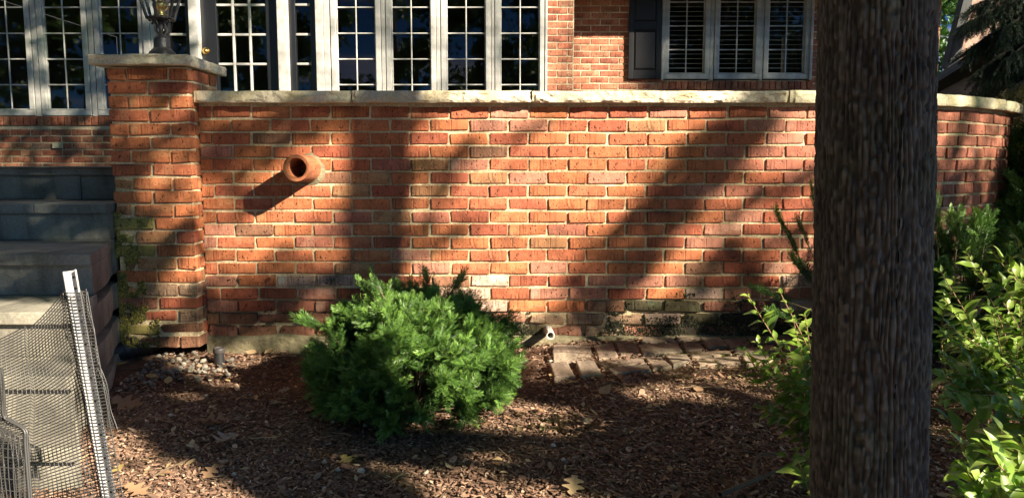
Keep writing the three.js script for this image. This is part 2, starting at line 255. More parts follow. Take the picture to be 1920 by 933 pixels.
// ---------- the pier at the left end of the wall ----------
const pier = thing('brick_pier', 'square red brick pier with stone cap carrying the lantern, left of the wall', 'pier');
{
  const R = rng(23), x0 = -2.027, x1 = -1.62, zf = -3.93, zb = -4.337, top = EYE + 0.481;
  part('mortar', boxAt(x0 + 0.008, x1 - 0.008, 0.05, top, zb, zf - 0.012), M.mortar, pier);
  const tint = (row) => { const r = R(); return row > 15 ? (r < 0.4 ? 'worn' : r < 0.7 ? 'brown' : r < 0.85 ? 'bare' : 'deep') : r < 0.4 ? 'orange' : r < 0.6 ? 'amber' : r < 0.85 ? 'red' : r < 0.93 ? 'tan' : 'deep'; };
  const put = (x, y, z, ry, kind, t, dx = 0) => { const b = part('brick', brickGeo(kind, Math.floor(R() * 10)), TINT[t], pier); b.position.set(x, y, z); b.rotation.set(0, ry + (R() - 0.5) * 0.016, (R() - 0.5) * 0.014, 'YXZ'); b.position.y += (R() - 0.5) * 0.003; if (dx) b.scale.x = dx; };
  for (let row = 0; row < 21; row++) {
    const y = top - 0.037 - row * 0.0682, even = row % 2 === 0, low = row > 12;
    const offs = low ? -R() * 0.005 : 0;
    const L = (px) => { const r = R(); return row > 7 && px ? (r < 0.5 ? 'lichen' : r < 0.75 ? 'moss' : 'tan') : tint(row); };
    const bad = row > 17;
    if (even) { put(x0 + 0.048, y, zf + offs - (row > 7 ? R() * 0.008 : 0), 0, row > 7 ? 'rough' : 'header', L(true), row > 7 ? 0.47 : 0); put(x0 + 0.2035, y, zf + offs, 0, bad ? 'rough' : 'stretcher', tint(row)); put(x1 - 0.048, y, zf + offs * 0.5, 0, 'header', tint(row)); }
    else { put(x0 + 0.0985, y, zf + offs, 0, bad ? 'rough' : 'stretcher', row > 9 && R() < 0.5 ? 'lichen' : tint(row)); put(x1 - 0.0985, y, zf + offs * 0.5, 0, bad ? 'rough' : 'stretcher', tint(row)); }
    // right-hand side face and left-hand face
    for (const [x, ry] of [[x1, Math.PI / 2], [x0, -Math.PI / 2]]) {
      if (even) { put(x, y, zf - 0.172 + 0, ry, 'stretcher', tint(row)); put(x, y, zb + 0.07, ry, 'header', tint(row)); }
      else { put(x, y, zf - 0.122, ry, 'header', tint(row)); put(x, y, zb + 0.12, ry, 'stretcher', tint(row)); }
    }
  }
  // cap: rock-faced slab
  const cx0 = -2.085, cx1 = -1.592, cz1 = -3.872, cz0 = -4.39, yb = top + 0.002, yt = EYE + 0.534;
  const loop = []; const N = 46;
  const side = (a, b) => { for (let i = 0; i < N; i++) loop.push([lerp(a[0], b[0], i / N), lerp(a[1], b[1], i / N), (b[1] - a[1]), -(b[0] - a[0])]); };
  side([cx0, cz1], [cx1, cz1]); side([cx1, cz1], [cx1, cz0]); side([cx1, cz0], [cx0, cz0]); side([cx0, cz0], [cx0, cz1]);
  const nl = loop.length;
  const rim = grid(nl, 8, (u, v) => {
    const k = Math.round(u * nl) % nl, [x, z] = loop[k], cxm = (cx0 + cx1) / 2, czm = (cz0 + cz1) / 2, d = Math.floor(k / N), nx = [0, 1, 0, -1][d], nz = [1, 0, -1, 0][d], s = u * 2;
    const f = (fbm(s * 18, v * 3 + s * 4, 71, 4) - 0.5) * 0.014 + (Math.floor(fbm(s * 14 - v, v * 2, 77, 2) * 6) / 6 - 0.5) * 0.012 - (v < 0.01 || v > 0.99 ? 0.006 : 0) - (k % N === 0 ? 0.004 : 0);
    return { x: x + nx * f, y: lerp(yb, yt, v) + (vnoise(s * 9, 2, 78) - 0.5) * 0.004, z: z + nz * f, u: s, v: v * 0.055 };
  });
  const lid = (y, up) => { const g = new THREE.PlaneGeometry(cx1 - cx0 - 0.012, cz1 - cz0 - 0.012).rotateX(up ? -Math.PI / 2 : Math.PI / 2).translate((cx0 + cx1) / 2, y, (cz0 + cz1) / 2); return g; };
  part('cap_stone', merge([toCreasedNormals(rim, 0.6), lid(yt - 0.001, true), lid(yb + 0.001, false)]), M.stone, pier);
}

// ---------- moss and grime grown on the damp foot of the brickwork ----------
{
  const R = rng(61), g = new THREE.IcosahedronGeometry(1, 1), m = [[], []], c = [[], []];
  for (let i = 0; i < 60000; i++) {
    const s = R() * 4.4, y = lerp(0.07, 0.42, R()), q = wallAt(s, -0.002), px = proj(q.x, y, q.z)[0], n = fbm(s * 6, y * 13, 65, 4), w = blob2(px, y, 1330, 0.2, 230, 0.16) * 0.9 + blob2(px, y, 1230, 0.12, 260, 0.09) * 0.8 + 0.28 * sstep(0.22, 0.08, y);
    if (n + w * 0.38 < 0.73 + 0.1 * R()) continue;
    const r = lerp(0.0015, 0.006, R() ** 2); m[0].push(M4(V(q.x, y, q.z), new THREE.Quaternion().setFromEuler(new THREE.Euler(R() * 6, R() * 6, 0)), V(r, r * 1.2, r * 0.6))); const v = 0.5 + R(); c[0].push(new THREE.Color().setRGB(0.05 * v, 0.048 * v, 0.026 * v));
  }
  for (let i = 0; i < 16000; i++) {
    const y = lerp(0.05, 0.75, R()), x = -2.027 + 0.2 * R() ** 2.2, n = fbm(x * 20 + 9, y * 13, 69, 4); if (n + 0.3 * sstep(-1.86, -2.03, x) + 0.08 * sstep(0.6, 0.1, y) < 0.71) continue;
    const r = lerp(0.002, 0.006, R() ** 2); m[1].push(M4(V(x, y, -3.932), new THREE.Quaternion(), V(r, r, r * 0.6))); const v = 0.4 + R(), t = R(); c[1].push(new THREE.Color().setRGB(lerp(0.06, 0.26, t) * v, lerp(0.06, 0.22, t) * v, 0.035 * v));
  }
  const grp = new THREE.Group(); grp.name = 'moss'; grp.userData = { label: 'dark moss and grime spread over the lowest brick courses', category: 'moss', kind: 'stuff' }; scene.add(grp);
  m.forEach((l, k) => inst('moss_patch', g, mat([1, 1, 1], 1), l, grp, c[k]));
}
// ---------- lantern on the pier ----------
{
  const t = thing('lantern', 'old black metal lantern standing on the stone cap of the brick pier', 'lantern');
  t.position.set(-1.83, EYE + 0.568, -4.13);
  const lathe = (pts, n = 36) => new THREE.LatheGeometry(pts.map((p) => new THREE.Vector2(...p)), n);
  part('base', lathe([[0, -0.036], [0.074, -0.036], [0.074, -0.004], [0.066, 0], [0.064, 0.008], [0.05, 0.022], [0.042, 0.03], [0.041, 0.034], [0.04, 0.072], [0.037, 0.082], [0.02, 0.096], [0.018, 0.106], [0, 0.106]]), M.iron, t);
  part('stem', lathe([[0, 0.1], [0.013, 0.104], [0.01, 0.125], [0.019, 0.14], [0.013, 0.155], [0.02, 0.172], [0, 0.174]], 18), M.iron, t);
  for (let k = 0; k < 4; k++) {
    const a = k * Math.PI / 2 + 0.5, c = Math.cos(a), s = Math.sin(a);
    part('scroll', merge([tube([[0.014, 0.106], [0.034, 0.118], [0.036, 0.135], [0.034, 0.155], [0.05, 0.172], [0.066, 0.17], [0.068, 0.162]].map(([r, y]) => V(r * c, y, r * s)), 0.006, 0.004, 6), new THREE.SphereGeometry(0.007, 8, 6).translate(0.066 * c, 0.163, 0.066 * s)]), M.iron, t);
  }
  const n = 6, a0 = 0.42, yb = 0.182, yt = 0.46, rb = 0.066, rt = 0.15, P = (k, r, y) => V(r * Math.cos(a0 + k * Math.PI / 3), y, r * Math.sin(a0 + k * Math.PI / 3));
  for (const g of [lathe([[0.02, 0.172], [rb + 0.008, 0.174], [rb + 0.008, 0.186], [rb - 0.006, 0.186], [0.02, 0.176]], 6).rotateY(-a0 + Math.PI / 2), lathe([[rt - 0.01, yt - 0.01], [rt + 0.012, yt - 0.01], [rt + 0.012, yt + 0.012], [rt - 0.01, yt + 0.012], [rt - 0.01, yt - 0.01]], 6).rotateY(-a0 + Math.PI / 2)]) part('cage_ring', g, M.iron, t);
  for (let k = 0; k < n; k++) {
    part('cage_bar', tube([P(k, rb, yb), P(k, (rb + rt) / 2, (yb + yt) / 2), P(k, rt, yt)], 0.0085, 0.0085, 5), M.iron, t);
    const q = [P(k, rb - 0.004, yb), P(k + 1, rb - 0.004, yb), P(k + 1, rt - 0.004, yt), P(k, rt - 0.004, yt)];
    part('glass_pane', grid(1, 1, (u, v) => { const a = q[0].clone().lerp(q[1], u), b = q[3].clone().lerp(q[2], u); return a.lerp(b, v); }), M.lampGlass, t);
  }
  part('roof', lathe([[rt + 0.02, yt + 0.012], [0.1, yt + 0.07], [0.06, yt + 0.12], [0.03, yt + 0.13], [0.03, yt + 0.16], [0, yt + 0.17]], 6).rotateY(-a0 + Math.PI / 2), M.iron, t);
  const b = part('burner', lathe([[0, 0.186], [0.03, 0.19], [0.034, 0.2], [0.018, 0.214], [0.034, 0.232], [0.04, 0.25], [0.032, 0.262], [0.014, 0.27], [0.014, 0.33], [0, 0.33]], 20), M.brass, t);
  for (let k = 0; k < 3; k++) part('candle_tube', new THREE.CylinderGeometry(0.009, 0.009, 0.075, 10).translate(0.04 * Math.cos(k * 2.1), 0.3, 0.04 * Math.sin(k * 2.1)), M.white, b);
}

// ---------- clay pipe and plastic pipe through the wall ----------
{
  const g = new THREE.LatheGeometry([[0.043, -0.05], [0.047, 0.2], [0.0495, 0.21], [0.056, 0.213], [0.0655, 0.212], [0.067, 0.207], [0.0675, 0.19], [0.068, -0.05]].map((p) => new THREE.Vector2(...p)), 48).rotateX(Math.PI / 2);
  const p = thing('clay_pipe', 'short round terracotta pipe jutting from the upper left of the brick wall', 'pipe'); p.position.set(-1.058, EYE - 0.026, -WZ); p.rotation.set(-0.02, -0.03, 0);
  part('pipe_body', toCreasedNormals(g, 0.7), M.clay, p);
  part('mortar_collar', grid(40, 5, (u, v) => { const a = u * 2 * Math.PI, r = lerp(0.066, 0.078 + 0.03 * vnoise(u * 9, 1, 83, 9), v); return { x: Math.cos(a) * r, y: Math.sin(a) * r, z: lerp(0.012, -0.006, Math.sqrt(v)) + 0.003 * vnoise(u * 20, v * 4, 84, 20), u: r, v: a * 0.06 }; }), M.footing, p);
  const q = at(1023, 626, 3.8), w = thing('plastic_pipe', 'small white plastic drain pipe poking from the foot of the wall', 'pipe'); w.position.set(q.x + 0.03, q.y - 0.03, -3.90);
  part('pipe_body', toCreasedNormals(new THREE.LatheGeometry([[0.0155, -0.26], [0.0155, 0], [0.0165, 0.002], [0.021, 0.002], [0.022, 0], [0.022, -0.26]].map((v) => new THREE.Vector2(...v)), 28).rotateX(Math.PI / 2), 0.7), M.pvc, w);
  w.rotation.y = 0.05;
}

// ---------- the brick house behind the terrace ----------
const BZ = -7.82, HZ = -8.5, LAND = EYE - 0.017;
const house = thing('brick_house', 'red brick house with white casement windows and black front door behind the terrace wall', 'house');
{
  const R = rng(37), extra = [];
  const seen = (x, y, z) => { const p = proj(x, y, z); return p[0] > -30 && p[0] < 1950 && p[1] > -14 && (p[0] < 235 ? p[1] < 316 : p[1] < 180) && !(p[0] > 1545 && p[0] < 1735); };
  function lay(x, y, z, kind, ry = 0, sx = 1) {
    const b = new THREE.Mesh(brickGeo(kind, Math.floor(R() * 8)), HOUSE_TINT[R() < 0.38 ? 0 : R() < 0.5 ? 1 : R() < 0.62 ? 2 : R() < 0.75 ? 3 : R() < 0.3 ? 4 : 0]);
    b.position.set(x, y + (R() - 0.5) * 0.002, z + (R() - 0.5) * 0.003); b.rotation.set(0, ry, (R() - 0.5) * 0.01); if (kind === 'soldier') b.scale.set(1, 1, 1); b.scale.x *= sx; b.castShadow = b.receiveShadow = true; b.name = 'brick';
    if (seen(x, y, z)) house.add(b); else { b.updateMatrix(); extra.push(b.geometry.clone().applyMatrix4(b.matrix)); }
  }
  function field(x0, x1, y0, y1, z, yRef, phase = 0) {
    for (let k = Math.ceil((y0 - yRef) / PITCHY - 0.5); ; k++) {
      const y = yRef + (k + 0.5) * PITCHY; if (y + 0.03 > y1 + 0.012) break;
      let x = x0 - (((k & 1) ? 0.1025 : 0) + phase);
      for (; x < x1 - 0.03; x += 0.205) { const a = Math.max(x, x0), b = Math.min(x + 0.205, x1); if (b - a < 0.04) continue; lay((a + b) / 2 - 0.004, y, z, b - a > 0.13 ? 'small' : 'smallhead', 0, b - a > 0.13 ? (b - a - 0.01) / 0.195 : (b - a - 0.01) / 0.095); }
    }
  }
  // bay: left strip under the windows, pilaster; right wing: around shutter and window, corner
  const Y0 = LAND, yL = 1.474;
  const walls = [];
  const back = (x0, x1, y0, y1, z, d = 0.25) => walls.push(boxAt(x0, x1, y0, y1, z - d, z - 0.006, 0.001));
  back(-6.3, -3.44, Y0 - 0.1, yL - 0.1, BZ); back(-6.3, -3.44, yL - 0.1, yL - 0.001, BZ - 0.002); back(0.352, 0.612, Y0 - 0.1, 3.6, BZ); back(-1.76, 0.352, Y0 - 0.1, yL - 0.005, BZ);
  back(-6.3, 0.352, 3.06, 3.6, BZ, 0.249);
  field(-6.3, -3.44, Y0 - 0.04, yL - 0.1, BZ, Y0 - 0.045, 0.06);
  for (let x = -6.27; x < -3.46; x += 0.0677) lay(x, yL - 0.051, BZ + 0.012, 'soldier');
  field(0.352, 0.612, 1.3, 3.2, BZ, Y0 - 0.01, 0.0);
  walls.push(boxAt(0.40, 0.604, Y0 - 0.1, 3.6, HZ - 0.1, BZ - 0.25, 0.001));
  back(0.604, 1.632, Y0 - 0.1, 3.6, HZ); back(1.632, 3.228, Y0 - 0.1, 1.893, HZ); back(3.228, 4.6, Y0 - 0.1, 3.6, HZ); back(1.632, 3.228, 3.05, 3.6, HZ, 0.24);
  field(0.612, 1.632, 1.45, 2.9, HZ, Y0, 0.07); field(1.632, 3.228, 1.45, 1.79, HZ, Y0, 0.07); field(3.228, 4.605, 1.0, 3.6, HZ, Y0, 0.0);
  for (let x = 1.66; x < 3.22; x += 0.0677) lay(x, 1.84, HZ + 0.014, 'soldier');
  walls.push(boxAt(4.35, 4.594, Y0 - 0.9, 3.6, -14, HZ - 0.25, 0.001));
  part('wall', merge(walls), M.houseMortar, house);
  part('brickwork', merge(extra), HOUSE_TINT[0], house, 'stuff');
  part('eave', merge([boxAt(0.62, 5.1, 2.787, 3.0, -8.49, -8.0), boxAt(-6.6, 0.95, 3.45, 3.6, -7.8, -7.2)]), M.white, house);
  part('roof', merge([grid(1, 1, (u, v) => ({ x: lerp(-7, 5.2, u), y: lerp(3.58, 7.2, v), z: lerp(-7.15, -11.5, v) })), boxAt(-6.3, 4.59, 3.0, 3.1, -13, -8.6)]), M.slate, house);
  part('interior', merge([boxAt(-6.3, 4.3, LAND - 0.1, LAND - 0.01, -12.6, -8.1), boxAt(-6.3, 4.3, LAND, 3.0, -12.7, -12.6), boxAt(-6.4, -6.3, LAND, 3.0, -12.6, -8.1), boxAt(0.9, 1.0, LAND, 3.0, -12.6, -8.76)]), M.room, house);
  const sash = (cx, z, gw, yb, top, rows, ybase, pitchy, cols = 2, blinds = false) => {
    const w = part('window', boxAt(cx - gw / 2 - 0.05, cx + gw / 2 + 0.05, yb - 0.058, yb - 0.001, z - 0.075, z + 0.012), M.white, house);
    const fr = [boxAt(cx - gw / 2 - 0.05, cx - gw / 2, yb, top, z - 0.07, z + 0.012), boxAt(cx + gw / 2, cx + gw / 2 + 0.05, yb, top, z - 0.07, z + 0.012), boxAt(cx - gw / 2 - 0.05, cx + gw / 2 + 0.05, top, top + 0.06, z - 0.07, z + 0.012)];
    part('frame', merge(fr), M.white, w);
    part('bead', merge([boxAt(cx - gw / 2, cx - gw / 2 + 0.012, yb, top, z - 0.05, z - 0.014, 0.004), boxAt(cx + gw / 2 - 0.012, cx + gw / 2, yb, top, z - 0.05, z - 0.014, 0.004), boxAt(cx - gw / 2 + 0.012, cx + gw / 2 - 0.012, yb, yb + 0.012, z - 0.05, z - 0.014, 0.004)]), M.white, w);
    part('pane', new THREE.PlaneGeometry(gw - 0.004, top - yb - 0.004).rotateY((R() - 0.5) * 0.012).rotateX((R() - 0.5) * 0.012).translate(cx, (yb + top) / 2, z - 0.03), M.glass, w);
    for (let k = 0; k < rows; k++) part('muntin', boxAt(cx - gw / 2, cx + gw / 2, ybase + k * pitchy - 0.007, ybase + k * pitchy + 0.007, z - 0.0285, z - 0.017, 0.004), M.white, w);
    for (let k = 1; k < cols; k++) { const x = cx - gw / 2 + gw * k / cols; part('muntin', boxAt(x - 0.007, x + 0.007, yb, top, z - 0.0285, z - 0.0155, 0.004), M.white, w); }
    if (blinds) for (let y = yb + 0.02, k = 0; y < top; y += 0.05, k++) part('blind_slat', box(gw - 0.01, 0.003, 0.045, 0.001).rotateX(0.1 + 0.08 * vnoise(k, cx, 3)).translate(cx, y, z - 0.10), M.blind, w);
  };
  for (const cx of [-5.564, -5.004, -4.444, -3.884]) sash(cx, BZ, 0.39, 1.533, 3.0, 5, 1.78, 0.25);
  for (const cx of [-1.543, -0.998, -0.455, 0.079]) sash(cx, BZ, 0.393, 1.533, 3.0, 5, 1.78, 0.25);
  for (const cx of [1.879, 2.423, 2.954]) sash(cx, HZ, 0.392, 1.964, 3.0, 4, 1.964 + 0.255, 0.25, 2, true);
  // mullion covers, casings
  const mull = [];
  for (const [x, g] of [[-5.284, 0.06], [-4.724, 0.06], [-4.164, 0.06], [-1.27, 0.05], [-0.7265, 0.05], [-0.188, 0.04]]) mull.push(boxAt(x - g / 2 + 0.004, x + g / 2 - 0.004, 1.47, 3.05, BZ - 0.08, BZ + 0.004));
  for (const [x, g] of [[2.151, 0.05], [2.6885, 0.04]]) mull.push(boxAt(x - g / 2 + 0.003, x + g / 2 - 0.003, 1.895, 3.05, HZ - 0.08, HZ + 0.003));
  mull.push(boxAt(-3.636, -3.57, 1.47, 3.05, BZ - 0.08, BZ + 0.03), boxAt(-3.567, -3.5, LAND, 3.05, BZ - 0.08, BZ + 0.018), boxAt(-3.497, -3.452, LAND, 3.05, BZ - 0.08, BZ + 0.03));
  mull.push(boxAt(-1.935, -1.86, LAND, 3.05, BZ - 0.08, BZ + 0.03), boxAt(-1.857, -1.80, LAND, 3.05, BZ - 0.08, BZ + 0.016), boxAt(-1.797, -1.79, 1.47, 3.05, BZ - 0.08, BZ - 0.01));
  mull.push(boxAt(0.326, 0.35, 1.47, 3.05, BZ - 0.08, BZ + 0.02), boxAt(1.605, 1.632, 1.893, 3.05, HZ - 0.05, HZ + 0.03), boxAt(3.2, 3.228, 1.893, 3.05, HZ - 0.05, HZ + 0.03), boxAt(-3.18, -3.092, LAND, 3.05, BZ - 0.1, BZ + 0.03), boxAt(-2.312, -2.212, LAND, 3.05, BZ - 0.1, BZ + 0.03));
  for (const g of mull) part('window_casing', g, M.white, house);
  part('door_head', boxAt(-3.45, -1.94, 3.04, 3.06, BZ - 0.1, BZ + 0.02), M.white, house);
  // sidelights and door
  for (const [x0, x1, g0, g1] of [[-3.45, -3.182, -3.40, -3.235], [-2.21, -1.937, -2.148, -2.0]]) {
    const w = part('sidelight', merge([boxAt(x0, g0, LAND, 3.04, BZ - 0.09, BZ - 0.03), boxAt(g1, x1, LAND, 3.04, BZ - 0.09, BZ - 0.03), boxAt(g0, g1, LAND, LAND + 0.45, BZ - 0.09, BZ - 0.035)]), M.black, house);
    part('pane', new THREE.PlaneGeometry(g1 - g0, 2).translate((g0 + g1) / 2, LAND + 1.45, BZ - 0.065), M.glass, w);
    for (let k = -1; k < 6; k++) part('muntin', boxAt(g0, g1, 1.70 + k * 0.287 - 0.012, 1.70 + k * 0.287 + 0.012, BZ - 0.064, BZ - 0.045, 0.004), M.white, w);
  }
  const dz = BZ - 0.05, d = part('front_door', merge([boxAt(-3.088, -2.935, LAND + 0.01, 3.03, dz - 0.05, dz), boxAt(-2.445, -2.316, LAND + 0.01, 3.03, dz - 0.05, dz), boxAt(-2.935, -2.445, LAND + 0.01, LAND + 0.42, dz - 0.05, dz - 0.002)]), M.black, house);
  part('pane', new THREE.PlaneGeometry(0.49, 1.62).translate(-2.69, LAND + 1.23, dz - 0.03), M.glass, d);
  for (let k = -1; k < 5; k++) part('muntin', boxAt(-2.935, -2.445, 1.70 + k * 0.287 - 0.012, 1.70 + k * 0.287 + 0.012, dz - 0.029, dz - 0.008, 0.004), M.white, d);
  for (const x of [-2.775, -2.61]) part('muntin', boxAt(x - 0.012, x + 0.012, LAND + 0.42, 3.03, dz - 0.029, dz - 0.006, 0.004), M.white, d);
  const kp = at(384, 95, 7.85); part('handle', merge([new THREE.CylinderGeometry(0.034, 0.036, 0.012, 24).rotateX(Math.PI / 2).translate(kp.x, kp.y, dz + 0.006), new THREE.SphereGeometry(0.023, 16, 12).scale(1, 1, 0.6).translate(kp.x + 0.003, kp.y - 0.002, dz + 0.028)]), M.brass, d);
  // shutter: frame with raised panels
  const s0 = 1.25, s1 = 1.60, sb = 1.905, z = HZ + 0.004, bev = (x0, x1, y0, y1) => { const sh = new THREE.Shape([[x0, y0], [x1, y0], [x1, y1], [x0, y1]].map((p) => new THREE.Vector2(...p))); return new THREE.ExtrudeGeometry(sh, { depth: 0.004, bevelEnabled: true, bevelThickness: 0.01, bevelSize: 0.014, bevelSegments: 1, bevelOffset: -0.014 }).translate(0, 0, z + 0.018); };
  const sh = part('shutter', merge([boxAt(s0, s0 + 0.055, sb, 3.1, z, z + 0.035), boxAt(s1 - 0.055, s1, sb, 3.1, z, z + 0.035), boxAt(s0 + 0.056, s1 - 0.056, sb, sb + 0.09, z, z + 0.034), boxAt(s0 + 0.056, s1 - 0.056, 2.42, 2.5, z, z + 0.034), boxAt(s0 + 0.05, s1 - 0.05, sb, 3.1, z - 0.002, z + 0.018)]), M.shutter, house);
  part('panel', bev(s0 + 0.065, s1 - 0.065, sb + 0.1, 2.41), M.shutter, sh); part('panel', bev(s0 + 0.065, s1 - 0.065, 2.51, 3.08), M.shutter, sh);
  // stucco-coloured patch plate seen low on the bay wall
  const vp = at(108, 272, 7.82); part('vent', boxAt(vp.x - 0.05, vp.x + 0.05, vp.y - 0.03, vp.y + 0.03, BZ, BZ + 0.02), M.stoneC, house);
}
// ---------- terrace and steps ----------
{
  const ring = []; for (let i = 0; i <= 40; i++) { const q = wallAt(lerp(0.02, SMAX, i / 40), -0.21); ring.push(new THREE.Vector2(q.x, -q.z)); }
  ring.unshift(new THREE.Vector2(-1.7, 4.36), new THREE.Vector2(-3.6, 4.5), new THREE.Vector2(-8, 4.5), new THREE.Vector2(-8, 9)); ring.push(new THREE.Vector2(ring[ring.length - 1].x, 9));
  struct('terrace', flip(new THREE.ExtrudeGeometry(new THREE.Shape(ring.reverse()), { depth: LAND - 0.3, bevelEnabled: false }).rotateX(Math.PI / 2).scale(1, 1, -1).rotateY(0).translate(0, LAND - 0.004, 0)), M.block);
}
{
  const st = thing('stone_steps', 'flight of grey stone steps rising to the terrace left of the brick pier', 'steps');
  const R = rng(53), XL = -3.6, ys = [LAND, 0.80, 0.62, 0.44, 0.26, 0.08, -0.15], zs = [4.35, 3.87, 3.26, 2.91, 2.66, 2.45];
  const curve = [[4.35, -2.065], [4.1, -2.055], [3.87, -2.025], [3.57, -1.89], [3.26, -1.79], [2.91, -1.68], [2.66, -1.55], [2.45, -1.42]];   // right-hand edge, depth and x
  const edge = (Z) => { for (let i = 0; i + 1 < curve.length; i++) { const [a, xa] = curve[i], [b, xb] = curve[i + 1]; if (Z <= a && Z >= b) return lerp(xa, xb, (a - Z) / (a - b)); } return Z > 4 ? -2.065 : -1.42; };
  const block = (pts, y0, y1, bev) => new THREE.ExtrudeGeometry(new THREE.Shape(pts.map(([x, z]) => new THREE.Vector2(x, z))), { depth: y1 - y0 - 2 * bev, bevelEnabled: true, bevelThickness: bev, bevelSize: bev, bevelOffset: -bev, bevelSegments: 2 }).rotateX(Math.PI / 2).scale(1, 1, -1).translate(0, y1 - bev, 0);
  // a footprint from x0 to x1 (x1 omitted: up to the curved edge, o proud of it), depth Z0 in front to Z1 behind
  const foot = (x0, x1, Z0, Z1, o = 0) => { if (x1 !== undefined) return [[x0, Z0], [x1, Z0], [x1, Z1], [x0, Z1]]; const p = [[x0, Z0]]; for (let i = 0; i <= 12; i++) { const Z = lerp(Z0, Z1, i / 12); p.push([edge(Z) + o, Z]); } p.push([x0, Z1]); return p; };
  const joints = [[-2.42, -2.245], [-2.75], [-2.62, -2.2], [-2.45], [-2.2], []], tj = [-2.9, -2.38, -2.26, -2.9, -2.3, -2.6];
  for (let k = 0; k < 6; k++) {
    const y = ys[k], yb = y - 0.048, lo = ys[k + 1] + 0.001, Z = zs[k], back = k === 0 ? 4.36 : 4.33;
    const js = [XL, ...joints[k]];
    js.forEach((x, i) => { const nx = js[i + 1]; part('riser_block', flip(block(foot(x + (i ? 0.0015 : 0), nx === undefined ? undefined : nx - 0.0015, Z + (R() - 0.5) * 0.006, back), lo, yb - 0.001, 0.003)), k < 3 ? M.blue : (k + i) % 2 ? M.block : M.blockWarm, st); });
    const tb = k === 0 ? 4.9 : zs[k - 1] + 0.05;
    part('tread_slab', flip(block(foot(XL, tj[k] - 0.002, Z - 0.026, tb), yb, y, 0.005)), k > 2 ? M.block : M.blue, st);
    part('tread_slab', flip(block(foot(tj[k] + 0.002, k === 0 ? -2.06 : undefined, Z - 0.026, k === 0 ? tb : Math.min(tb, 4.3), 0.004), yb, y, 0.005)), k > 2 ? M.block : M.blue, st);
  }
}
// ---------- ground ----------
struct('ground', merge([(() => { const g = new THREE.RingGeometry(7.99, 150, 48, 3).rotateX(-Math.PI / 2).translate(0, -0.25, -2); const uv = g.attributes.uv, p = g.attributes.position; for (let i = 0; i < uv.count; i++) uv.setXY(i, p.getX(i), p.getZ(i)); return g; })()]), mat([0.07, 0.075, 0.03], 1, { map: soilMap }));
struct('garden_soil', grid(260, 260, (u, v) => { const x = lerp(-8.6, 8.6, u), z = lerp(-12, 6.2, v), near = x > -2.6 && x < 3 && z > -4.2 && z < -1; return { x, y: groundY(x, z) - 0.006 + (near ? 0.012 : 0.05) * (fbm(x * 9, z * 9, 7, 4) - 0.5), z, u: x, v: -z }; }), M.soil);

